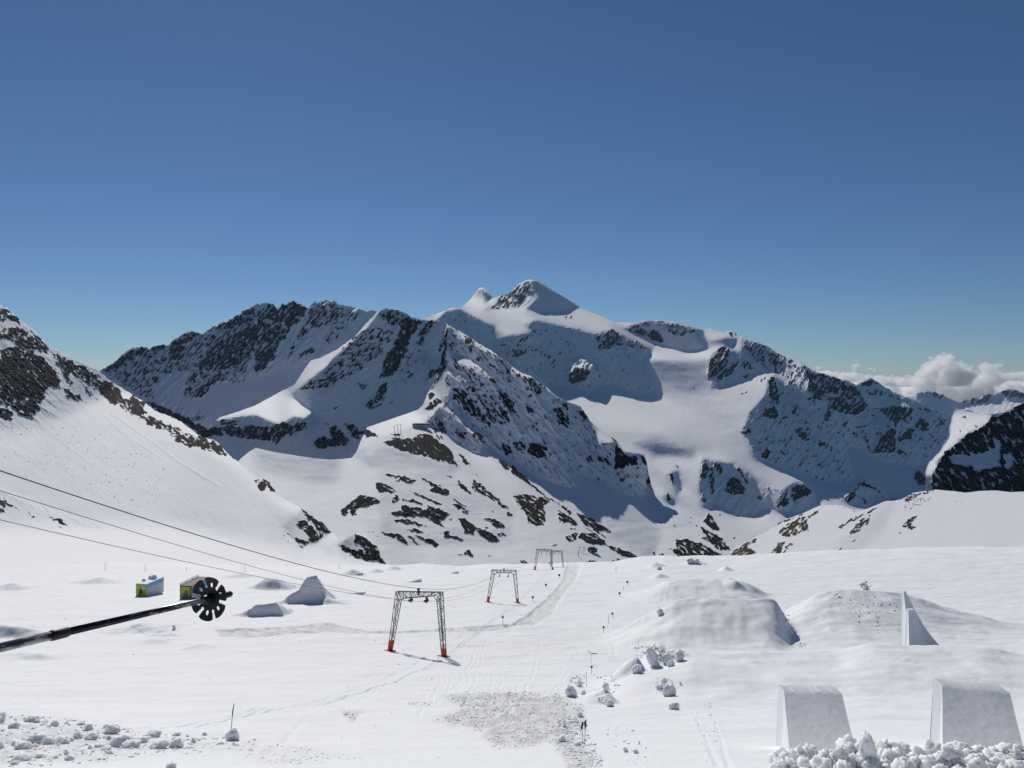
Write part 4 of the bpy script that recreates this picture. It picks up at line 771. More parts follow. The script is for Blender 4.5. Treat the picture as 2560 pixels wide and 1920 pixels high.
# ------------------------------------------------------------------ objects
M_steel = plain("galvanised_steel", (0.055, 0.06, 0.065), 0.5, 0.3, noise=0.3, nscale=3)
M_orange = plain("orange_padding", (0.55, 0.075, 0.025), 0.65, noise=0.25, nscale=2.5)
M_black = plain("black_rubber", (0.012, 0.011, 0.013), 0.5, noise=0.3, nscale=40)
M_cable = plain("steel_cable", (0.10, 0.10, 0.105), 0.5)
M_bamboo = plain("weathered_pole", (0.20, 0.18, 0.16), 0.7)
M_clod = newmat("packed_snow")[0]
def clod_mat():
    t = M_clod.node_tree; b = t.nodes["Principled BSDF"]; L = t.links.new
    b.inputs["Base Color"].default_value = SNOW + (1,); b.inputs["Roughness"].default_value = 0.7; b.inputs["Specular IOR Level"].default_value = 0.2
    b.inputs["Subsurface Weight"].default_value = 0.8; b.inputs["Subsurface Radius"].default_value = (1.0, 1.0, 1.0); b.inputs["Subsurface Scale"].default_value = 0.22
    g = nd(t, "ShaderNodeNewGeometry"); n = nd(t, "ShaderNodeTexNoise"); n.inputs["Scale"].default_value = 9; n.inputs["Detail"].default_value = 6
    bp = nd(t, "ShaderNodeBump"); bp.inputs["Distance"].default_value = 0.03; bp.inputs["Strength"].default_value = 0.6
    L(g.outputs["Position"], n.inputs["Vector"]); L(n.outputs["Fac"], bp.inputs["Height"]); L(bp.outputs[0], b.inputs["Normal"])
clod_mat()

# --- drag lift portals
def gline(a, b, n): return [a.lerp(b, i / n) for i in range(n + 1)]
def lift_portal(uvL, uvR, uvTL, uvTR, label, hang=True, pads=True, Yfix=None):
    L_ = pick(*uvL); R_ = pick(*uvR)
    if Yfix: L_, R_ = P(*uvL, Yfix), P(*uvR, Yfix)
    TL, TR = P(*uvTL, L_.y), P(*uvTR, R_.y)
    mid = (L_ + R_) / 2; ax = Vector((R_.x - L_.x, R_.y - L_.y, 0)); rz = math.atan2(ax.y, ax.x)
    root = tag(empty("lift_portal", mid, rz), label, "lift portal", "portal frames of the drag lift")
    inv = (Matrix.Translation(mid) @ Matrix.Rotation(rz, 4, 'Z')).inverted()
    l, r, tl, tr = inv @ L_, inv @ R_, inv @ TL, inv @ TR
    H = (tl.z + tr.z) / 2; S = H / (149 * 0.0685 * 0.97)
    w = 0.075 * S
    def leg(foot, top, sgn):
        m = MB(); wb, wt, dy = 0.30 * S, 0.47 * S, 0.28 * S
        inner_top = top + Vector((-sgn * 0.86 * S, 0, -1.3 * S)); outer_top = Vector(top)
        ch = []
        for s_in in (0, 1):
            for d in (-1, 1):
                f = foot + Vector((sgn * wb * (1 - 2 * s_in), d * dy * 0.8, 0.1)); tp = (inner_top if s_in else outer_top) + Vector((0, d * dy, 0))
                m.sq(f, tp, w * 1.15); ch.append((f, tp))
        n = 9
        for a, b in ((0, 2), (1, 3), (0, 1), (2, 3)):
            A = gline(*ch[a], n); B = gline(*ch[b], n)
            for i in range(n):
                m.sq(A[i] if i % 2 else B[i], B[i + 1] if i % 2 else A[i + 1], w * 0.6)
                if i % 2 == 0: m.sq(A[i + 1], B[i + 1], w * 0.55)
        return m.build("leg", M_steel, root)
    leg(l, tl, -1); leg(r, tr, 1)
    m = MB(); dy = 0.28 * S; dep = 0.85 * S; n = 12
    for d in (-1, 1):
        o = Vector((0, d * dy, 0)); a, b = tl + o, tr + o
        a2 = tl + o + Vector((1.55 * S, 0, -dep)); b2 = tr + o + Vector((-1.55 * S, 0, -dep))
        m.sq(a, b, w * 1.25); m.sq(a2, b2, w * 1.1)
        gl = tl + o + Vector((0.86 * S, 0, -1.35 * S)); gr_ = tr + o + Vector((-0.86 * S, 0, -1.35 * S))
        m.sq(gl, a2, w * 1.1); m.sq(gr_, b2, w * 1.1)
        ol = tl + o + Vector((-0.12 * S, 0, -1.35 * S)); orr = tr + o + Vector((0.12 * S, 0, -1.35 * S))
        m.sq(gl, ol, w); m.sq(gr_, orr, w); m.sq(a, gl, w); m.sq(b, gr_, w)
        At, Bt = gline(a, b, n), gline(a2, b2, n)
        for i in range(n):
            if i % 2: m.sq(Bt[i], At[i + 1], w * 0.75)
            else: m.sq(At[i], Bt[i + 1], w * 0.75)
            if i % 3 == 0: m.sq(At[i + 1], Bt[i + 1], w * 0.65)
    m.sq(tl + Vector((0, -dy, 0)), tl + Vector((0, dy, 0)), w); m.sq(tr + Vector((0, -dy, 0)), tr + Vector((0, dy, 0)), w)
    m.build("cross_beam", M_steel, root)
    cx = (tl + tr) / 2
    m = MB(); m.box(cx + Vector((0, 0, -0.1 * S)), (0.22 * S, 0.3 * S, 0.95 * S)); m.bar(cx + Vector((0, -0.25 * S, 0.45 * S)), cx + Vector((0, 0.25 * S, 0.45 * S)), 0.12 * S, seg=12)
    m.build("cable_saddle", M_steel, root)
    ends = {"top": root.matrix_world}
    for fx in (0.33, 0.68):
        c = tl.lerp(tr, fx) + Vector((0, 0, -dep)); m = MB()
        if hang:
            m.box(c + Vector((0, 0, -0.16 * S)), (0.30 * S, 0.34 * S, 0.32 * S), bevel=0.03); m.sq(c + Vector((-0.1 * S, 0, -0.3 * S)), c + Vector((-0.14 * S, 0, -0.9 * S)), 0.11 * S); m.sq(c + Vector((0.14 * S, 0, -0.3 * S)), c + Vector((0.0, 0, -0.95 * S)), 0.11 * S)
        else:
            m.sq(c, c + Vector((0, 0, -0.9 * S)), 0.12 * S); m.box(c + Vector((0, 0, -1.0 * S)), (0.3 * S, 0.5 * S, 0.36 * S), bevel=0.04)
        hd = m.build("roller_hanger", M_steel, root)
        z = -0.55 * S if hang else -1.0 * S
        m = MB()
        for d in (-0.3, 0.3):
            m.bar(c + Vector((-0.17 * S, d * S, z)), c + Vector((-0.05 * S, d * S, z)), 0.21 * S, seg=14)
        m.build("roller", M_black, hd)
    if pads:
        for foot, top, sgn, ph in ((l, tl, -1, 1.75), (r, tr, 1, 1.25)):
            d = ((top - foot).normalized()); m = MB(); q = d.to_track_quat('Z', 'Y')
            m.box(foot + d * (ph * S * 0.5 - 0.05), (0.92 * S, 0.80 * S, ph * S), q, bevel=0.12 * S)
            pd = m.build("foot_padding", M_orange, root)
            m = MB(); g = [Vector((foot.x + x * S, foot.y + y * S, 0)) for x, y in ((-1.1, -.5), (.8, -.6), (.9, .6), (-1.0, .7))]
            mw = Matrix.Translation(mid) @ Matrix.Rotation(rz, 4, 'Z')
            pts = []
            for v in g:
                wv = mw @ v; pts.append(inv @ Vector((wv.x, wv.y, gz(wv.x, wv.y) + 0.09)))
            f = [m.bm.verts.new(v) for v in pts] + [m.bm.verts.new(v - Vector((0, 0, 0.35))) for v in pts]
            m.bm.faces.new(f[:4])
            for i in range(4): m.bm.faces.new((f[i], f[(i + 1) % 4], f[4 + (i + 1) % 4], f[4 + i]))
            m.build("ground_mat", M_orange, pd)
    mw = Matrix.Translation(mid) @ Matrix.Rotation(rz, 4, 'Z')
    return dict(saddle=mw @ (cx + Vector((0, 0, 0.55 * S))), rl=mw @ (tl.lerp(tr, 0.33) + Vector((-0.11 * S, 0, -dep - 0.75 * S))), rr=mw @ (tl.lerp(tr, 0.68) + Vector((-0.11 * S, 0, -dep - 0.75 * S))))
p1 = lift_portal((975.4, 1627), (1110, 1641), (992.8, 1478.5), (1104.2, 1480.5), "nearest steel lattice lift portal with tall orange padded feet")
p2 = lift_portal((1219.9, 1505), (1294, 1507), (1229.7, 1424.5), (1290.4, 1426), "second lattice lift portal, with two long roller hangers, up the piste behind the nearest", hang=False)
p3 = lift_portal((1337, 1424.5), (1381.5, 1424), (1341.7, 1373), (1378.8, 1374), "third lift portal, small and far, with one red foot pad visible at left", hang=False)
p4 = lift_portal((1377, 1417), (1408, 1417), (1379, 1376.8), (1406, 1376.8), "farthest small grey lift portal directly right of the third", hang=False, pads=False)

def cable(a, b, sag, r, label, name="lift_cable"):
    pts = []
    for i in range(41):
        t = i / 40; q = a.lerp(b, t); q.z -= sag * 4 * t * (1 - t); pts.append(q)
    m = MB(); m.tube(pts, r, 6); o = m.build(name, M_cable, None, True)
    tag(o, label, "cable", "ropes of the drag lift"); return o
def back_from(pt, u, v, Y, ext=0.55):
    a = P(u, v, Y); d = a - pt; return pt + d * (1 + ext * 0.25)
cable(back_from(p1["saddle"], 0, 1150, 43), p1["saddle"], 1.35, 0.038, "thick dark lift rope from left edge to the top of nearest portal")
cable(back_from(p1["rl"], 0, 1205, 44), p1["rl"], 1.1, 0.022, "thin lift rope running just below the thick one to the left roller")
cable(back_from(p1["rr"], 0, 1280, 44), p1["rr"], 1.0, 0.02, "lowest thin lift rope crossing the left slope to the right roller")
cable(p1["saddle"], p2["saddle"], 2.2, 0.035, "sagging upper rope between nearest and second lift portals")
cable(p1["rl"], p2["rl"], 2.0, 0.02, "left haul rope between nearest and second lift portals")
cable(p1["rr"], p2["rr"], 2.0, 0.02, "right haul rope between nearest and second lift portals")
cable(p2["saddle"], p3["saddle"], 3.0, 0.03, "upper rope between second and third lift portals")
cable(p3["saddle"], p4["saddle"], 0.3, 0.03, "short upper rope between third and farthest lift portals")

# --- ski pole sticking into the picture from the left
def ski_pole():
    Y1, Y2 = 1.47, 2.0
    A = P(0, 1619, Y1); B = P(524, 1497, Y2); ax = (B - A).normalized(); Lg = (B - A).length
    root = empty("ski_pole", B); tag(root, "black ski pole with large six lobed basket reaching in from the left edge", "ski pole")
    q = ax.to_track_quat('Z', 'Y'); root.rotation_mode = 'QUATERNION'; root.rotation_quaternion = q
    m_, t, b = newmat("pole_lacquer"); Ln = t.links.new
    tc = nd(t, "ShaderNodeTexCoord"); mp = nd(t, "ShaderNodeMapping"); mp.inputs["Scale"].default_value = (1, 1, 0.22); n = nd(t, "ShaderNodeTexNoise"); n.inputs["Scale"].default_value = 75; n.inputs["Detail"].default_value = 6; n.inputs["Roughness"].default_value = 0.72
    Ln(tc.outputs["Object"], mp.inputs["Vector"]); Ln(mp.outputs[0], n.inputs["Vector"])
    cr = nd(t, "ShaderNodeValToRGB"); e = cr.color_ramp.elements; e[0].position = 0.53; e[0].color = (0.022, 0.015, 0.024, 1); e[1].position = 0.60; e[1].color = (0.42, 0.42, 0.40, 1)
    Ln(n.outputs["Fac"], cr.inputs[0]); Ln(cr.outputs[0], b.inputs["Base Color"]); b.inputs["Metallic"].default_value = 0.4; b.inputs["Roughness"].default_value = 0.3
    fL = 0.74                                                      # where the thick upper tube ends (fraction back along the pole)
    joint = Lg * 0.745
    def lathe(name, prof, mat, seg=40):
        m = MB(); bm = m.bm; rings = []
        for z, r in prof: rings.append([bm.verts.new((r * math.cos(2 * math.pi * i / seg), r * math.sin(2 * math.pi * i / seg), z)) for i in range(seg)])
        for a, c in zip(rings[:-1], rings[1:]):
            for i in range(seg): bm.faces.new((a[i], a[(i + 1) % seg], c[(i + 1) % seg], c[i]))
        bm.faces.new(rings[0][::-1]); bm.faces.new(rings[-1])
        return m.build(name, mat, root, True)
    lathe("lower_shaft", [(0.0, 0.0066), (-0.02, 0.0068), (-joint, 0.0077)], m_)
    lathe("upper_shaft", [(-joint - 0.03, 0.0086), (-Lg - 0.12, 0.0088), (-1.05, 0.0088)], m_)
    lathe("clamp_collar", [(-joint + 0.004, 0.0078), (-joint + 0.002, 0.0098), (-joint - 0.001, 0.0104), (-joint - 0.030, 0.0108), (-joint - 0.036, 0.0102), (-joint - 0.038, 0.0087)], M_black)
    lathe("grip", [(-1.0, 0.012), (-1.01, 0.015), (-1.05, 0.016), (-1.1, 0.0145), (-1.13, 0.018), (-1.15, 0.014)], M_black)
    lathe("tip", [(0.0, 0.0125), (0.012, 0.012), (0.03, 0.0085), (0.055, 0.0068), (0.064, 0.0082), (0.078, 0.0078), (0.083, 0.005)], M_black)
    # basket: a lobed disc with slots and round holes
    NR, NT = 46, 420; Rb = 0.0535
    bm = bmesh.new(); vs_ = {}
    qi = q.inverted()
    xa = qi @ Vector((1, 0, 0)); ya = qi @ Vector((0, 0, 1)); ang0 = math.atan2(ya.y, ya.x) - math.pi / 2
    def inside(r, th):
        rr = r
        for k in range(6):
            dth = (th - math.radians(66 + 60 * k) + math.pi) % (2 * math.pi) - math.pi
            if abs(dth) < math.pi / 2:
                pr, pp = rr * math.cos(dth), abs(rr * math.sin(dth))
                sw = 0.072 + 0.10 * max(0, pr - 0.70)
                if pr > 0.60 and pp < sw: return False
                if (pr - 0.60) ** 2 + pp * pp < 0.0078: return False
            dl = (th - math.radians(96 + 60 * k) + math.pi) % (2 * math.pi) - math.pi
            hx, hy = rr * math.cos(dl) - 0.64, rr * math.sin(dl)
            if (hx / 0.115) ** 2 + (hy / 0.088) ** 2 < 1: return False
        dm = min(abs((th - math.radians(96 + 60 * k) + math.pi) % (2 * math.pi) - math.pi) for k in range(6)) / math.radians(30)
        return rr <= 1.0 - 0.13 * dm ** 4
    for side, zz in ((0, 0.0), (1, -0.0032)):
        for i in range(NR + 1):
            for j in range(NT):
                r = 0.2 + 0.8 * i / NR; th = 2 * math.pi * j / NT
                cup = 0.006 * (r ** 2) 
                vs_[side, i, j] = (Rb * r * math.cos(th + ang0), Rb * r * math.sin(th + ang0), zz - cup + 0.004)
    cells = {(i, j) for i in range(NR) for j in range(NT) if inside(0.2 + 0.8 * (i + .5) / NR, 2 * math.pi * (j + .5) / NT)}
    cache = {}
    def V(k):
        if k not in cache: cache[k] = bm.verts.new(vs_[k])
        return cache[k]
    for (i, j) in cells:
        j2 = (j + 1) % NT
        bm.faces.new((V((0, i, j)), V((0, i + 1, j)), V((0, i + 1, j2)), V((0, i, j2))))
        bm.faces.new((V((1, i, j)), V((1, i, j2)), V((1, i + 1, j2)), V((1, i + 1, j))))
        for (di, dj, a, c) in ((-1, 0, (i, j), (i, j2)), (1, 0, (i + 1, j2), (i + 1, j)), (0, -1, (i + 1, j), (i, j)), (0, 1, (i, j2), (i + 1, j2))):
            if (i + di, (j + dj) % NT) not in cells:
                bm.faces.new((V((0,) + a), V((0,) + c), V((1,) + c), V((1,) + a)))
    m = MB(); m.bm.free(); m.bm = bm; m.build("basket", M_black, root)
    lathe("basket_hub", [(-0.026, 0.0078), (-0.022, 0.0098), (-0.008, 0.0125), (0.004, 0.0135), (0.01, 0.0128)], M_black)
ski_pole()

# --- painted cabins half dug into the snow
M_green = plain("green_panel", (0.36, 0.48, 0.03), 0.5, noise=0.12, nscale=1.5)
M_white = plain("white_panel", (0.62, 0.64, 0.68), 0.5, noise=0.06, nscale=1)
M_dark = plain("dark_paint", (0.02, 0.02, 0.022), 0.6)
M_sign = plain("white_sign", (0.8, 0.78, 0.78), 0.5)
M_red = plain("red_print", (0.5, 0.08, 0.07), 0.5)
M_roof = plain("brown_roof_boards", (0.24, 0.20, 0.165), 0.8, noise=0.25, nscale=2)
M_figure = plain("grey_print", (0.14, 0.14, 0.12), 0.6, noise=0.6, nscale=4)
def side_mat(name, low, high, zc, amp):
    """a printed mountain skyline: pale snow below, blue above"""
    m, t, b = newmat(name); L = t.links.new
    tc = nd(t, "ShaderNodeTexCoord"); sp = nd(t, "ShaderNodeSeparateXYZ"); L(tc.outputs["Object"], sp.inputs[0])
    n = nd(t, "ShaderNodeTexNoise"); n.inputs["Scale"].default_value = 0.45; n.inputs["Detail"].default_value = 3
    cb = nd(t, "ShaderNodeCombineXYZ"); L(sp.outputs["Y"], cb.inputs[0]); L(cb.outputs[0], n.inputs["Vector"])
    a = nd(t, "ShaderNodeMath", operation='MULTIPLY_ADD'); a.inputs[1].default_value = amp; a.inputs[2].default_value = zc - amp * .5; L(n.outputs["Fac"], a.inputs[0])
    lt = nd(t, "ShaderNodeMath", operation='GREATER_THAN'); L(sp.outputs["Z"], lt.inputs[0]); L(a.outputs[0], lt.inputs[1])
    mx = nd(t, "ShaderNodeMix", data_type='RGBA'); mx.inputs[6].default_value = low + (1,); mx.inputs[7].default_value = high + (1,); L(lt.outputs[0], mx.inputs[0]); L(mx.outputs[2], b.inputs["Base Color"]); b.inputs["Roughness"].default_value = 0.5
    return m
M_side = side_mat("printed_mountain_panel", (0.55, 0.58, 0.63), (0.16, 0.40, 0.66), 2.3, 2.6)
def cabin_blue():
    Y = 272; c = P(353.2, 1488, Y); W_, H_, D_ = 4.0, 3.75, 9.6
    root = tag(empty("cabin", (c.x, c.y, c.z), R(-10)), "box cabin with green front and blue printed side, snow on its flat roof", "cabin")
    m = MB(); m.box((0, D_ / 2, H_ / 2 - 0.7), (W_, D_, H_ + 1.4)); m.build("body", M_white, root)
    m = MB(); m.box((0, -0.03, H_ / 2 - 0.6), (W_ - 0.1, 0.06, H_ + 1.1)); fp = m.build("front_panel", M_green, root)
    m = MB(); m.prism([(-0.9, -0.2), (-0.15, 2.25), (0.02, 2.5), (0.15, 2.25), (0.95, 0.35), (0.45, 0.3), (0.1, 1.0), (-0.35, -0.1)], 0, 0.03)
    f = m.build("figure_print", M_dark, fp); f.rotation_euler = (R(90), 0, 0); f.location = (-0.15, -0.065, 0)
    m = MB(); m.box((0.75, -0.085, 2.55), (1.05, 0.04, 1.05)); sg = m.build("notice_board", M_sign, fp)
    m = MB()
    for i in range(3): m.box((0.75, -0.115, 2.28 + 0.28 * i), (0.55, 0.015, 0.16))
    m.build("notice_print", M_red, sg)
    m = MB(); m.box((W_ / 2 + 0.03, D_ / 2, H_ / 2 - 0.6), (0.06, D_ - 0.1, H_ + 1.1)); m.build("side_panel", M_side, root)
    m = MB(); m.box((0, D_ / 2, H_ + 0.06), (W_ + 0.12, D_ + 0.12, 0.12), bevel=0.03); m.build("roof", plain("pale_blue_roof", (0.5, 0.58, 0.68), 0.6), root)
    for x, y, r in ((-1.2, 7.2, .7), (-.2, 6.6, 1.0), (-1.5, 3.5, .5)):
        q = root.location + Matrix.Rotation(R(-10), 3, 'Z') @ Vector((x, y, H_ + .3)); CAB.append((q, r))
    return root
CAB = []
cabin_blue()
def cabin_brown():
    Y = 258; c = P(464.5, 1501, Y); W_, H_, D_ = 3.8, 4.65, 11
    root = tag(empty("cabin", (c.x, c.y, c.z), R(-8)), "cabin with brown board roof and black rail, partly hidden by the pole basket", "cabin")
    m = MB(); m.box((0, D_ / 2, H_ / 2 - 0.7), (W_, D_, H_ + 1.4)); m.build("body", M_white, root)
    m = MB(); m.box((0, -0.03, H_ / 2 - 0.4), (W_ - 0.5, 0.06, H_ + 0.3)); fp = m.build("front_panel", M_green, root)
    m = MB(); m.prism([(-1.3, 0.4), (-1.1, 2.2), (-0.5, 2.6), (0.1, 3.4), (0.7, 2.7), (0.6, 1.9), (1.1, 1.3), (0.8, 0.2), (0.0, 0.9), (-0.5, 0.1)], 0, 0.03)
    f = m.build("graffiti_print", M_figure, fp); f.rotation_euler = (R(90), 0, 0); f.location = (0, -0.065, 0)
    m = MB()
    for x in (-W_ / 2 + 0.12, W_ / 2 - 0.12): m.box((x, -0.06, H_ / 2 - 0.4), (0.26, 0.2, H_ + 0.5))
    m.box((0, -0.06, H_ - 0.12), (W_, 0.2, 0.26)); m.build("front_frame", M_dark, root)
    m = MB(); m.box((W_ / 2 + 0.03, D_ / 2, H_ / 2), (0.06, D_ - 0.1, H_)); m.build("side_panel", M_side, root)
    m = MB(); m.box((0, D_ / 2, H_ + 0.07), (W_ + 0.3, D_ + 0.3, 0.14))
    m.build("roof", M_roof, root)
    m = MB(); x = -W_ / 2
    m.bar((x, -0.1, H_ + 0.75), (x, D_, H_ + 0.75), 0.09)
    m.bar((x, -0.1, H_ + 0.35), (x, D_, H_ + 0.35), 0.07)
    for y in (0, D_ * .33, D_ * .66, D_): m.bar((x, y, H_), (x, y, H_ + 0.75), 0.08)
    m.build("roof_rail", M_dark, root)
cabin_brown()

# --- lift station and its masts on the middle ridge, huts further down
def station():
    c = on_layer("ridge_mountain", 1052, 1071); s = c.y / F
    root = tag(empty("lift_station", c, R(-4)), "long low lift station with dark blue roof band on the mountain ridge", "lift station")
    W_, H_ = 43 * s, 11 * s
    m = MB(); m.box((0, 5 * s, H_ * 0.42), (W_, 12 * s, H_ * 0.84), bevel=1.5 * s); m.build("hall", plain("pale_cladding", (0.35, 0.4, 0.46), 0.5), root)
    m = MB(); m.box((0, 5 * s, H_ * 0.84 + 1.3 * s), (W_ + 1.2 * s, 13.4 * s, 2.6 * s), bevel=0.8 * s); m.build("roof", plain("dark_blue_roof", (0.02, 0.035, 0.11), 0.5), root)
    m = MB(); m.box((-1 * s, -1.3 * s, H_ * 0.36), (16 * s, 0.8 * s, 1.1 * s)); m.build("window", plain("dark_glass", (0.03, 0.04, 0.07), 0.2), root)
    m = MB(); m.box((0, 5 * s, H_ + 1.6 * s), (W_ * .8, 9 * s, 1.5 * s), bevel=0.7 * s); m.build("roof_snow", M_clod, root)
    for i, (ub, vb, ut, vt) in enumerate([(989, 1085, 985, 1066), (996.5, 1084.5, 993, 1062.5), (1002.5, 1085.5, 1002, 1061.5)]):
        b = on_layer("ridge_mountain", ub, vb + 2); t = P(ut, vt, b.y); s = b.y / F
        e = tag(empty("lift_mast", b), ["leftmost leaning lattice mast left of the ridge station", "middle lattice mast left of the ridge station", "upright mast nearest the ridge station"][i], "lift mast", "masts beside the ridge station")
        m = MB(); m.bar((0, 0, -3), t - b, 0.75 * s, 0.5 * s); m.build("shaft", M_steel, e)
        m = MB(); d = Vector((3.4 * s, 0, 0.9 * s)); m.sq(t - b - d, t - b + d, 0.75 * s); m.build("cross_arm", M_steel, e)
    b = on_layer("ridge_mountain", 992, 1094); s = b.y / F
    e = tag(empty("hut", b), "small dark hut on stilts below the ridge masts", "hut")
    m = MB(); m.box((0, 2 * s, 7 * s), (15 * s, 7 * s, 4 * s)); m.box((-6 * s, 0, 8.5 * s), (20 * s, 8 * s, 1.0 * s)); m.build("cabin", plain("dark_wood", (0.03, 0.03, 0.03), 0.8), e)
    for x in (-6, -2, 3, 6.5):
        m = MB(); m.box((x * s, 0, 2.4 * s), (0.9 * s, 1.5 * s, 5.2 * s)); m.build("stilt", M_steel, e)
    b = on_layer("ridge_mountain", 1481, 1381); s = b.y / F
    e = tag(empty("hut", b, R(-6)), "dark hut with snowy sill beside lift masts below the rocks", "hut")
    m = MB(); m.box((0, 3 * s, 5 * s), (24 * s, 8 * s, 10 * s), bevel=0.4 * s); m.build("wall", plain("dark_cladding", (0.06, 0.055, 0.055), 0.7, noise=.3, nscale=.1), e)
    m = MB(); m.box((-1 * s, 3 * s, 11.3 * s), (15 * s, 9 * s, 3.4 * s), bevel=0.5 * s); m.build("roof", plain("maroon_roof", (0.07, 0.035, 0.04), 0.7), e)
    m = MB(); m.box((-5.5 * s, -1.3 * s, 3.6 * s), (5 * s, 0.6 * s, 5 * s)); m.build("door", M_white, e)
    m = MB(); m.box((5 * s, -1.3 * s, 5.2 * s), (9 * s, 0.6 * s, 2.6 * s)); m.build("window", plain("hut_glass", (0.12, 0.14, 0.16), 0.2), e)
    for i, (ub, vb, vt) in enumerate([(1450, 1377, 1366), (1446, 1391, 1376), (1460, 1379, 1367)]):
        b = on_layer("ridge_mountain", ub, vb); s = b.y / F; h = (vb - vt) * s
        e = tag(empty("lift_mast", b), ["tall cross topped mast left of the dark hut", "lone slim mast on the snow lip in front of the hut", "short mast standing next to the dark hut"][i], "lift mast", "masts by the lower hut")
        m = MB(); m.bar((0, 0, -2), (0, 0, h), 0.75 * s, 0.5 * s); m.build("shaft", M_steel, e)
        m = MB(); z = h * (0.85 if i != 1 else 0.55); w = 3.6 * s if i != 1 else 1.8 * s
        m.sq((-w, 0, z), (w, 0, z), 0.9 * s); m.build("cross_arm", M_steel, e)
station()

# --- markers on the piste
def marker(u, v, px, label, disc=True):
    b = pick(u, v); s = b.y / F; h = px * s
    e = tag(empty("piste_marker" if disc else "bamboo_pole", b), label, "marker" if disc else "pole", "round piste markers" if disc else "bare poles in the snow")
    m = MB(); m.bar((0, 0, -0.5), (0, 0, h), max(0.022, 0.45 * s), seg=8); m.build("pole", M_bamboo if not disc else M_dark, e)
    if disc:
        r = max(0.17, 2.9 * s); m = MB(); m.bar((0, -0.05, h - r * 0.3), (0, -0.01, h - r * 0.3), r, seg=24); d = m.build("disc", M_dark, e)
        m = MB(); m.box((0, -0.056, h - r * 0.3), (r * 0.28, 0.012, r * 0.95)); m.build("number_print", M_bamboo, d)
    return e
for u, v, px, lb in [(1479, 1686, 20, "large round piste marker standing above the snow boulders"), (1509, 1582, 15, "round piste marker second up the line from the boulders"), (1531, 1545, 12, "round piste marker third up the line, beside a bare pole"),
                     (1549, 1492, 10, "small round piste marker fourth up the line"), (1568.5, 1463, 9, "farthest tiny round piste marker near the horizon edge"), (1332, 1504, 12, "round piste marker right of the second lift portal"),
                     (1365, 1470, 9, "tiny dark piste marker left of the groomed track"), (1257, 1560, 18, "round piste marker between the nearest two lift portals"), (1398, 1445, 8, "tiny piste marker right of the third lift portal")]:
    marker(u, v, px, lb)
for u, v, px, lb in [(263, 1426, 18, "bare pole far left of the blue cabin"), (363, 1428, 19, "bare pole straight behind the blue cabin"), (466, 1427, 11, "bare pole straight behind the brown cabin"), (612, 1430, 14, "bare pole to the right of both cabins"),
                     (1521, 1559, 22, "bare pole beside the third round marker"), (1466, 1716, 36, "leaning bare pole right above the snow boulders"), (1559, 1475, 11, "bare pole between the far round markers"), (1848 / 1.2, 1432, 14, "slim bare pole near the edge of the snow field"), (848, 1422, 14, "thin bare pole on the left snow edge")]:
    marker(u, v, px, lb, False)
def cross_pole():
    b = pick(1478, 1660); s = b.y / F
    e = tag(empty("marker_pole", b), "thin pole with a dark crossed top above the large marker", "pole")
    m = MB(); m.bar((0, 0, -0.4), (0, 0, 26 * s), 0.02); m.build("pole", M_bamboo, e)
    m = MB(); m.sq((-9 * s, 0, 33 * s), (0, 0, 27 * s), 0.08); m.sq((1 * s, 0, 26.5 * s), (15 * s, 0, 25.5 * s), 0.09); m.build("cross_arm", M_dark, e)
cross_pole()

def stake():
    b = pick(577, 1834); s = b.y / F
    e = tag(empty("stake", b), "dark tapered stake leaning out of a block of snow at lower left", "stake")
    t = Vector((8 * s, 0, 75 * s)); q = Vector((4.4 * s, 0, 49 * s))
    m = MB(); m.bar((0, 0, 0), q, 0.75 * s, 0.9 * s, 12); m.build("shaft", plain("grey_shaft", (0.05, 0.05, 0.055), 0.5), e)
    m = MB(); m.bar(q - Vector((0.3 * s, 0, 3 * s)), q + Vector((0.4 * s, 0, 6 * s)), 1.3 * s, 1.5 * s, 12); m.bar(q + Vector((0.4 * s, 0, 6 * s)), t, 1.5 * s, 0.8 * s, 12); m.build("handle", M_dark, e)
stake()

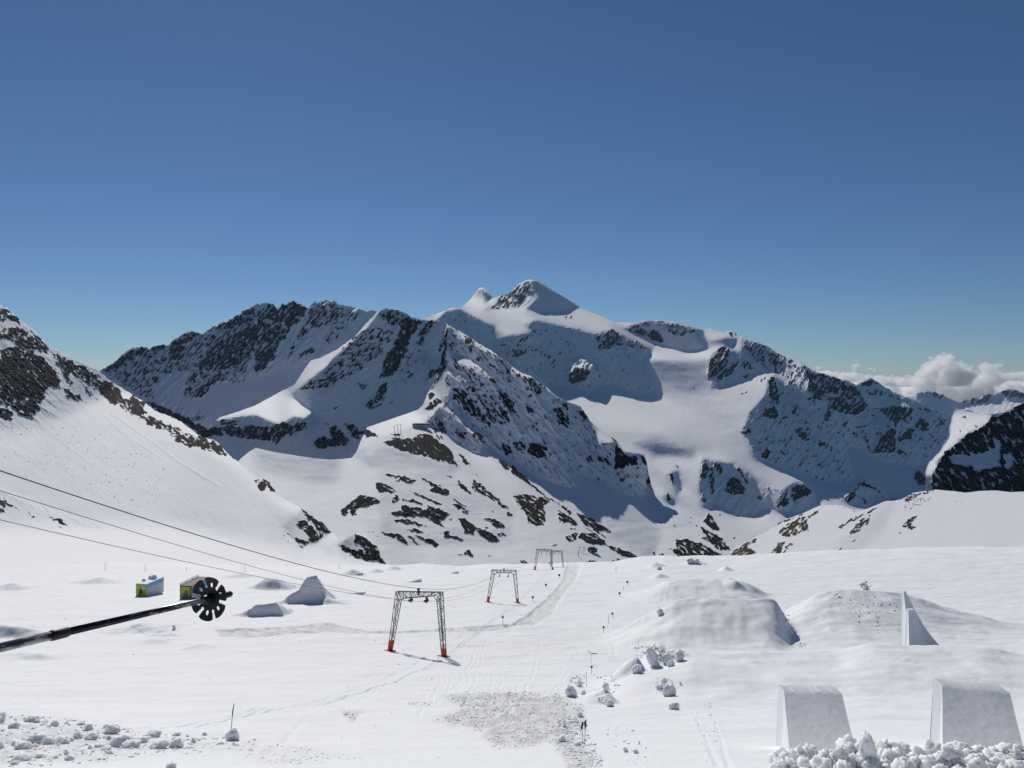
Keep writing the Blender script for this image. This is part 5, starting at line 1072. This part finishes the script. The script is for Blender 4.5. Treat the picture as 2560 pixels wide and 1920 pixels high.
# --- two ski poles with clothing hung over them
def lumpy(name, pts, mat, parent=None, sub=2):
    """skinned chain(s): pts = list of chains [(co, radius), ...]"""
    bm = bmesh.new(); rad = []
    for ch in pts:
        pv = None
        for co, r in ch:
            v = bm.verts.new(co); rad.append(r)
            if pv: bm.edges.new((pv, v))
            pv = v
    me = bpy.data.meshes.new(name); bm.to_mesh(me); bm.free()
    o = link(name, me, mat, parent)
    sk = o.modifiers.new("skin", 'SKIN'); sk.use_smooth_shade = True
    for i, sv in enumerate(me.skin_vertices[0].data): sv.radius = (rad[i], rad[i] * 0.8)
    o.modifiers.new("sub", 'SUBSURF').levels = sub; o.modifiers["sub"].render_levels = sub
    return o
def pole_pair():
    b1, b2 = pick(1456.3, 1858), pick(1460.8, 1861.5); s = b1.y / F
    M_mar = plain("maroon_fabric", (0.06, 0.015, 0.02), 0.8, noise=.4, nscale=12); M_navy = plain("navy_fabric", (0.012, 0.014, 0.028), 0.8, noise=.4, nscale=12)
    for b, t, lb in ((b1, Vector((0.7 * s, 0, 54 * s)), "left of two grey ski poles planted by the rubble, holding up dark red clothing"), (b2, Vector((4.2 * s, 0, 58 * s)), "right of two grey ski poles planted by the rubble, holding up navy clothing")):
        e = tag(empty("ski_pole", b), lb, "ski pole", "planted ski poles")
        m = MB(); m.bar((0, 0, -0.15), t, 0.55 * s, 0.75 * s); m.build("shaft", plain("grey_pole", (0.05, 0.05, 0.055), 0.4), e)
        m = MB(); m.bar(t * 0.9, t * 1.02, 1.1 * s, 1.2 * s, 10); m.build("grip", M_dark, e)
        m = MB(); m.bar((0, 0, 2 * s), (0, 0, 2.6 * s), 2.2 * s, seg=12); m.build("basket", M_dark, e)
    def V(x, z, y=0.0): return Vector((x * s, y * s, z * s))
    j = lumpy("jacket", [[(V(1.5, 53), 2.4 * s), (V(0, 49, -1), 3.4 * s), (V(-1, 43, -1), 3.0 * s), (V(-2.5, 38, -1), 1.8 * s), (V(-4, 32, -.5), 1.1 * s), (V(-5, 27), 0.7 * s)],
                         [(V(1, 47, -2), 2.5 * s), (V(2.5, 41, -2), 2.0 * s), (V(1.5, 37, -2), 1.0 * s)], [(V(-2, 40, -1), 1.5 * s), (V(-2.6, 33, -2), 0.9 * s), (V(-2.3, 27, -2), 0.5 * s)]], M_mar)
    j.location = b1; tag(j, "dark red jacket draped over the left planted pole", "jacket")
    k = lumpy("backpack", [[(V(5.5, 57), 1.0 * s), (V(6, 53), 3.0 * s), (V(7, 48, -1), 4.6 * s), (V(7.5, 43, -1), 4.0 * s), (V(7, 40, -1), 2.4 * s)], [(V(4, 50, -2), 2.6 * s), (V(3.2, 44, -2), 2.4 * s), (V(3.6, 39, -2), 1.4 * s)]], M_navy)
    k.location = b1; tag(k, "navy and black bundle like a backpack on the right planted pole", "backpack")
pole_pair()

# --- shaped snow ramps of the jump park
M_ramp = newmat("ramp_snow")[0]
def ramp_mat():
    t = M_ramp.node_tree; b = t.nodes["Principled BSDF"]; L = t.links.new
    b.inputs["Roughness"].default_value = 0.7; b.inputs["Specular IOR Level"].default_value = 0.2
    g = nd(t, "ShaderNodeNewGeometry"); mp = nd(t, "ShaderNodeMapping"); mp.inputs["Scale"].default_value = (6.0, 0.5, 0.35); L(g.outputs["Position"], mp.inputs["Vector"])
    n = nd(t, "ShaderNodeTexNoise"); n.inputs["Scale"].default_value = 1.0; n.inputs["Detail"].default_value = 4; L(mp.outputs[0], n.inputs["Vector"])
    n2 = nd(t, "ShaderNodeTexNoise"); n2.inputs["Scale"].default_value = 3.5; n2.inputs["Detail"].default_value = 6; L(g.outputs["Position"], n2.inputs["Vector"])
    mx = nd(t, "ShaderNodeMix", data_type='RGBA'); L(n.outputs["Fac"], mx.inputs[0]); mx.inputs[6].default_value = tuple(c * .93 for c in SNOW) + (1,); mx.inputs[7].default_value = SNOW + (1,); L(mx.outputs[2], b.inputs["Base Color"])
    b1 = nd(t, "ShaderNodeBump"); b1.inputs["Distance"].default_value = 0.06; b1.inputs["Strength"].default_value = 0.35; L(n.outputs["Fac"], b1.inputs["Height"])
    b2 = nd(t, "ShaderNodeBump"); b2.inputs["Distance"].default_value = 0.04; b2.inputs["Strength"].default_value = 0.35; L(n2.outputs["Fac"], b2.inputs["Height"]); L(b1.outputs[0], b2.inputs["Normal"]); L(b2.outputs[0], b.inputs["Normal"])
ramp_mat()
def kicker(name, corners, Yb, L_, label, prof=2.0, kink=0.0, lin=0.3):
    """curved take off: (bottom left, bottom right, top left, top right) pixels; foot at distance Yb, lip L_ metres further"""
    bl, br, tl, tr = corners
    B0, B1 = P(*bl, Yb), P(*br, Yb); T0, T1 = P(*tl, Yb + L_), P(*tr, Yb + L_ + kink)
    n, mS = 28, 24; bm = bmesh.new(); G = []
    for i in range(n + 1):
        t = i / n; row = []
        for j in range(mS + 1):
            sj = j / mS; a = B0.lerp(B1, sj); b = T0.lerp(T1, sj); q = a.lerp(b, t)
            q.z = a.z + (b.z - a.z) * (lin * t + (1 - lin) * t ** prof)
            q.z += 0.025 * math.sin(7 * sj + 3 * t) * t + 0.02 * (random.random() - .5)
            row.append(bm.verts.new(q))
        G.append(row)
    # short flat deck behind the lip, then down to the snow on all sides
    deck = []
    for j in range(mS + 1):
        q = G[n][j].co + Vector((0, 0.7, 0.02 + 0.03 * (random.random() - .5))); deck.append(bm.verts.new(q))
    G.append(deck)
    for i in range(n + 1):
        for j in range(mS): bm.faces.new((G[i][j], G[i][j + 1], G[i + 1][j + 1], G[i + 1][j]))
    zb = min(B0.z, B1.z) - 4.0
    def wall(line, off):
        low = [bm.verts.new(Vector((v.co.x + off[0] * 0.5, v.co.y + off[1], zb))) for v in line]
        for a in range(len(line) - 1): bm.faces.new((line[a], line[a + 1], low[a + 1], low[a]))
    wall([G[i][0] for i in range(n + 2)], (-0.5, 0)); wall([G[i][mS] for i in range(n + 2)], (0.5, 0)); wall(deck, (0, 0.6)); wall(G[0], (0, -0.3))
    bmesh.ops.recalc_face_normals(bm, faces=bm.faces)
    me = bpy.data.meshes.new(name); bm.to_mesh(me); bm.free()
    me.polygons.foreach_set("use_smooth", [True] * len(me.polygons)); me.set_sharp_from_angle(angle=R(22))
    o = link(name, me, M_ramp); tag(o, label, "snow ramp", "shaped snow ramps of the park"); return o
kicker("snow_ramp", [(1976, 1890), (2150, 1905), (1960, 1728), (2105, 1733)], 31, 4.0, "left of the two big shaped snow jumps behind the clod heap", 2.0, 0.0, 0.42)
kicker("snow_ramp", [(2357, 1890), (2570, 1910), (2355.5, 1712), (2525, 1731)], 30, 4.1, "right big shaped snow jump, cut by the right edge", 2.0, 0.0, 0.62)
kicker("snow_ramp", [(2274, 1640), (2334, 1640), (2271, 1525), (2288, 1525)], 118, 5.0, "tall narrow snow ramp with shaded face on the far jump mound")
kicker("snow_ramp", [(2284, 1632), (2372, 1632), (2259, 1479), (2264, 1477)], 132, 7.0, "steep snow wedge added for the dark shadow triangle behind the narrow ramp")  # added wedge: its steep dark face stands in for a cast shadow
def lip(u, v, w, h, label):
    b = pick(u, v); s = b.y / F
    bm = bmesh.new()
    pr = [(-w, 0), (-w * .6, h * .25), (-w * .2, h * .8), (-1, h), (0, h * .95), (0.3, -h)]
    f = [bm.verts.new((b.x + x * s, b.y, b.z + z * s - 0.15)) for x, z in pr] ; k = [bm.verts.new((b.x + x * s, b.y + 5, b.z + z * s * 0.9 - 0.15 - 1.0)) for x, z in pr]
    n = len(pr); bm.faces.new(f)
    for i in range(n): bm.faces.new((f[i], f[(i + 1) % n], k[(i + 1) % n], k[i]))
    bmesh.ops.recalc_face_normals(bm, faces=bm.faces)
    me = bpy.data.meshes.new("snow_lip"); bm.to_mesh(me); bm.free(); o = link("snow_lip", me, M_clod); tag(o, label, "snow lip", "small snow lips of the park"); return o
lip(1051, 1455, 42, 8, "small snow lip with dark end left of the second portal")
lip(908, 1486, 75, 7, "long low snow lip with dark end left of the nearest portal")
lip(1145, 1434, 36, 6, "far small snow lip just left of the second portal top")
lip(905, 1436, 30, 5, "tiny snow lip near the far snow edge at left")

# --- snow clods
def clod_mesh(seed, sub=4, rough=0.32):
    """a lump of refrozen snow: knobbly, creased between the knobs, a few broken flats"""
    rs = np.random.RandomState(seed); bm = bmesh.new(); bmesh.ops.create_icosphere(bm, subdivisions=sub, radius=1.0)
    co = np.array([v.co for v in bm.verts]); off = rs.rand(12) * 40
    x, y, z = co.T
    def bil(f, o): return (np.abs(perlin(x * f + off[o] + z * f * .6, y * f + off[o + 1] - z * f * .5)) + np.abs(perlin(z * f + off[o + 2] + x * f * .5, y * f + off[o + 3] - x * f * .7))) * 0.5
    r = 0.72 + 0.55 * fbm(x * 1.0 + off[8] + z, y * 1.0 + off[9] - .8 * z, 3) + 0.85 * bil(1.6, 0) + 0.55 * bil(3.6, 4) + 0.12 * fbm(x * 8 + z * 5, y * 8 + z * 6, 2)
    co = co * r[:, None]
    for k in range(rs.randint(0, 3)):
        n = rs.normal(size=3); n /= np.linalg.norm(n); h = 0.55 + 0.25 * rs.rand(); dd = co @ n - h; co = co - n[None] * (np.clip(dd, 0, None) * 0.8)[:, None]
    for v, c in zip(bm.verts, co): v.co = c
    me = bpy.data.meshes.new("snow_clod"); bm.to_mesh(me); bm.free(); me.materials.append(M_clod)
    me.polygons.foreach_set("use_smooth", [True] * len(me.polygons)); return me
CM = [clod_mesh(s) for s in range(10)]
rn = random.Random(3)
def clod(loc, sx, sy, sz, label, group, name="snow_clod", cat="snow clod"):
    o = bpy.data.objects.new(name, rn.choice(CM)); COL.objects.link(o)
    o.location = loc; o.scale = (sx, sy, sz); o.rotation_euler = (rn.uniform(-.3, .3), rn.uniform(-.3, .3), rn.uniform(0, 6.3))
    return tag(o, label, cat, group)
LB_H = "rounded white snow clod in the lumpy heap along the bottom right edge"
n_h = 0
for i in range(130):
    u = rn.uniform(1940, 2590); Y = rn.uniform(16.2, 18.6); x = (u - HX) / F * Y; s = Y / F
    r = s * rn.choice([5, 6, 8, 10, 12, 15, 19, 24]) * rn.uniform(.85, 1.15)
    env = np.interp(u, [1940, 1990, 2020, 2100, 2130, 2230, 2300, 2360, 2420, 2480, 2600], [.1, .5, 1, 1, .8, .9, .6, 1, .7, .9, .7])
    z = gz(x, Y) + r * 0.15 + rn.uniform(0, 0.05) * env
    clod((x, Y, z), r * rn.uniform(.9, 1.2), r, r * rn.uniform(.8, 1.05), LB_H, "heap of snow clods at bottom right")
for u, v, r, k in [(u_, v_ + 14, r_ * .85, k_) for u_, v_, r_, k_ in [(2065, 1882, 15, 1.1), (2010, 1895, 12, 1.0), (2100, 1870, 17, 1.0), (2095, 1895, 20, 1.0), (2125, 1890, 15, 1), (2040, 1905, 16, 1), (2225, 1880, 17, 1), (2215, 1898, 20, 1), (2370, 1870, 16, 1.1), (2385, 1885, 22, 1), (2360, 1895, 20, 1), (2440, 1888, 16, 1), (2455, 1898, 20, 1), (2500, 1900, 18, 1), (2530, 1905, 18, 1), (2150, 1905, 18, 1), (2290, 1890, 12, 1), (2310, 1885, 10, 1), (2330, 1900, 14, 1), (2265, 1905, 18, 1)]]:
    Y = 16.9; c = P(u, v, Y); s = Y / F; clod(c - Vector((0, 0, r * s * .2)), 1.25 * r * s, 1.2 * r * s, 1.25 * r * s * k, LB_H, "heap of snow clods at bottom right")
def block(u, v, w, h, label, Y=None, d=0.8, tilt=0.0):
    b = pick(u, v) if Y is None else P(u, v, Y); s = b.y / F
    o = clod(b + Vector((0, 0, h * s * 0.45)), w * s * .5, w * s * .5 * d, h * s * .56, label, "broken snow blocks", "snow_block", "snow block")
    o.rotation_euler = (rn.uniform(-.2, .2), tilt, rn.uniform(-.6, .6)); return o
block(2172, 1895, 36, 62, "tall upright block of snow standing in the clod heap at bottom right", 16.8, 0.8, 0.05)
block(582, 1850, 28, 26, "rounded snow block at the foot of the dark stake")
for u, v, w, h, lb, tl in [(1429, 1741, 26, 27, "large smooth snow boulder at the top edge of the rubble", 0), (1449, 1717, 14, 14, "small snow boulder behind the large smooth one", .2), (1458, 1737, 12, 12, "small snow block right of the large smooth boulder", 0),
                           (1632, 1664, 22, 44, "tall leaning dark sided snow block on the upper mound", -.35), (1624, 1650, 18, 30, "snow block left against the tall leaning one", -.2), (1667, 1655, 24, 20, "wide snow block in the middle of the upper mound", .1), (1699, 1652, 18, 24, "rightmost snow block on the upper mound", .1), (1676, 1666, 18, 16, "low snow block in front of the upper mound", .1), (1655, 1636, 16, 12, "snow block at the back of the upper mound", 0), (1640, 1628, 12, 9, "small snow block on top of the upper mound", 0),
                           (1660, 1715, 14, 18, "pointed snow block on the middle mound", 0), (1672, 1740, 30, 26, "large triangular snow block on the middle mound", .5), (1650, 1722, 18, 10, "flat snow block left of the triangular one", 0), (1681, 1774, 20, 16, "left of two flat snow slabs lying below the middle mound", .5), (1690, 1774, 18, 17, "right of two flat snow slabs lying below the middle mound", .5), (1701, 1712, 6, 8, "lone little snow lump right of the middle mound", 0),
                           (1650, 1536, 14, 13, "snow boulder on the ridge left of the far jumps", 0), (1515, 1725, 13, 16, "small snow cone above the bare slope", 0), (1526, 1766, 20, 16, "lower snow heap on the slope right of the rubble", .3), (1592, 1682, 18, 22, "snow fin on the ridge left of the upper mound", .5), (1591, 1884, 18, 10, "left of two snow lumps on the lower slope", .5), (1564, 1880, 16, 10, "snow lump near the foot of the bare slope", .5), (1411, 1818, 10, 18, "upright snow slab among rubble left of planted poles", 0), (1450, 1793, 12, 12, "snow chunk above the planted poles", 0), (1405, 1855, 16, 14, "snow chunk at the rubble edge below planted poles", 0), (1445, 1865, 14, 10, "snow chunk just left below the planted poles", 0),
                           (2160, 1470, 18, 13, "snow boulder on top of the far jump mound", 0), (2165, 1474, 14, 9, "flat snow boulder on the far jump mound's rim", 0), (1724, 1405, 16, 8, "far snow block near the skyline of the snow field", 0), (1740, 1406, 14, 8, "another far snow block right on the field's skyline", 0), (1648, 1425, 10, 8, "far snow block below the skyline at centre", 0), (435, 1573, 7, 10, "little snow post on the mound below the pole shaft", 0)]:
    block(u, v, w, h, lb, None, 0.8, tl)
LB_L = "grey shaded snow clod lying on the churned strip at lower left"
for (a, b, c, d) in [(230, 375, 380, 1455), (385, 1395, 470, 1460), (470, 1390, 585, 1455), (910, 1290, 1030, 1365), (960, 1385, 1150, 1475), (740, 1280, 800, 1335), (1480, 1410, 1580, 1485), (80, 1265, 170, 1320), (100, 1425, 165, 1470), (150, 1440, 260, 1495), (730, 1370, 840, 1415), (1170, 1395, 1280, 1440), (1260, 1345, 1380, 1390), (640, 1350, 705, 1400), (920, 1380, 965, 1415), (1050, 1450, 1200, 1490), (1300, 1430, 1440, 1490), (1880, 1430, 1935, 1460), (1750, 1345, 1790, 1375), (1650, 1400, 1690, 1440), (0, 1430, 30, 1490), (0, 1180, 50, 1260), (440, 1245, 500, 1295), (230, 1215, 330, 1260), (110, 1560, 250, 1600), (570, 1550, 640, 1590), (460, 1550, 500, 1580), (550, 1500, 590, 1545), (310, 1535, 370, 1570), (820, 1450, 900, 1475), (870, 1480, 960, 1510), (920, 1510, 970, 1540), (760, 1460, 790, 1490), (100, 1600, 160, 1630), (1440, 1615, 1520, 1659), (1500, 1350, 1560, 1380), (680, 1260, 740, 1285), (900, 1280, 940, 1310), (600, 1395, 640, 1430), (280, 1450, 330, 1480)]:
    b = 1375 if b == 375 else b
    u, v = (a + c) / 2 / 3.456, 1440 + d / 3.456; w, h = (c - a) / 3.456, (d - b) / 3.456
    p_ = pick(u, v); s = p_.y / F
    clod(p_ + Vector((0, 0, h * s * .38)), w * s * .5, w * s * .42, h * s * .58, LB_L, "snow clods on the lower left strip")

for (q, r), lb in zip(CAB, ("left snow lump on the back of the blue cabin's roof", "largest snow lump on the blue cabin's roof", "low snow lump near the front of the blue cabin's roof")):
    clod(q, r, r, r * .9, lb, "snow lumps on the cabin roof", "snow_block", "snow lump")

# fine broken snow that nobody could count
def debris():
    rs = np.random.RandomState(4); bmq = bmesh.new(); bmesh.ops.create_icosphere(bmq, subdivisions=1, radius=1.0)
    bv = np.array([v.co for v in bmq.verts]); bf = np.array([[v.index for v in f.verts] for f in bmq.faces]); bmq.free()
    zones = [(GRIT[0][0], 2300, 0.9, 3.2), (GRIT[1][0], 40, 1, 2.4), (GRIT[2][0], 40, 1.2, 3.2), (GRIT[3][0], 1100, 1.2, 5.0), (GRIT[4][0], 170, 1.2, 3.6), (T(11, "350,1300 480,1200 640,1300 800,1660 560,1660 420,1480"), 420, 1.6, 5.5),
             (T(11, "480,880 560,850 640,870 620,960 520,960"), 60, 1.2, 4.0), (T(11, "720,880 900,840 940,900 860,1130 740,1090"), 80, 1.2, 4.0), (T(11, "1060,610 1250,590 1480,640 1490,760 1300,760 1180,720 1060,700"), 120, 1.5, 5.0), (T(11, "1220,880 1420,900 1420,1050 1250,1000"), 50, 1.4, 4.0), (T(11, "780,1300 1050,1330 1320,1640 1100,1640 880,1520"), 60, 1.2, 4.5),
             ([(640, 1560), (1100, 1580), (1400, 1660), (1300, 1900), (700, 1900)], 70, 1.0, 2.6), ([(0, 1500), (640, 1520), (640, 1760), (0, 1760)], 40, 0.9, 2.2), (T(12, "500,150 900,180 1200,300 800,330"), 50, 1.2, 3.2), (T(12, "90,300 160,330 330,640 250,620"), 80, 1.2, 3.4), (T(12, "770,300 800,300 800,400 780,400"), 14, 1.2, 2.6), (T(12, "925,310 945,310 960,500 940,500"), 24, 1.2, 2.6), (T(11, "1550,1140 1580,1140 1740,1660 1700,1660"), 40, 1.2, 2.6), (T(11, "1680,1090 1720,1100 1810,1660 1790,1660"), 50, 1.2, 2.6), (T(12, "820,40 900,60 890,120 820,110"), 12, 1.5, 4), ([(1930, 1875), (2560, 1872), (2560, 1915), (1930, 1915)], 500, 1.0, 7.0)]
    vs_, fs_, base = [], [], 0
    for pts, n, r0, r1 in zones:
        xs = [p[0] for p in pts]; ys = [p[1] for p in pts]; k = 0; guard = 0
        while k < n and guard < n * 30:
            guard += 1
            u, v = rs.uniform(min(xs), max(xs)), rs.uniform(min(ys), max(ys))
            if signed_dist(pts, np.array([u]), np.array([v]))[0] < rs.normal() * 3: continue
            p_ = pick(u, v); s = p_.y / F; r = s * (r0 + (r1 - r0) * rs.rand() ** 3)
            jit = 1 + 0.35 * (rs.rand(len(bv), 1) - .5)
            vs_.append(bv * jit * np.array([r * (0.8 + .6 * rs.rand()), r, r * (.6 + .3 * rs.rand())]) + np.array([p_.x, p_.y, p_.z + r * .25])); fs_.append(bf + base); base += len(bv); k += 1
    vs_ = np.concatenate(vs_); fs_ = np.concatenate(fs_)
    me = bpy.data.meshes.new("snow_debris"); me.from_pydata(vs_.tolist(), [], fs_.tolist()); me.polygons.foreach_set("use_smooth", [True] * len(me.polygons))
    o = link("snow_debris", me, M_clod); tag(o, kind="stuff")
debris()

# --- the air between: a closed box of thin haze round the camera and the land, sky and clouds outside it
def haze():
    m, t, b = newmat("haze_air"); out = t.nodes["Material Output"]; t.nodes.remove(b)
    v = nd(t, "ShaderNodeVolumePrincipled"); v.inputs["Color"].default_value = (0.5, 0.72, 1.0, 1); v.inputs["Density"].default_value = 0.000012; v.inputs["Anisotropy"].default_value = 0.2
    t.links.new(v.outputs[0], out.inputs["Volume"])
    zs = [(c[2], c[1]) for o in SC.objects if o.type == 'MESH' and o.get("category") != "cloud" for c in [o.matrix_world @ Vector(q) for q in o.bound_box]]
    lo = min(z for z, y in zs) - 1.0; hi = max(z for z, y in zs) + 30; yf = max(y for z, y in zs) + 50
    mb = MB(); mb.box((0, (yf - 200) / 2, (lo + hi) / 2), (26000, yf + 200, hi - lo)); o = mb.build("haze", m); tag(o, kind="stuff")
haze()
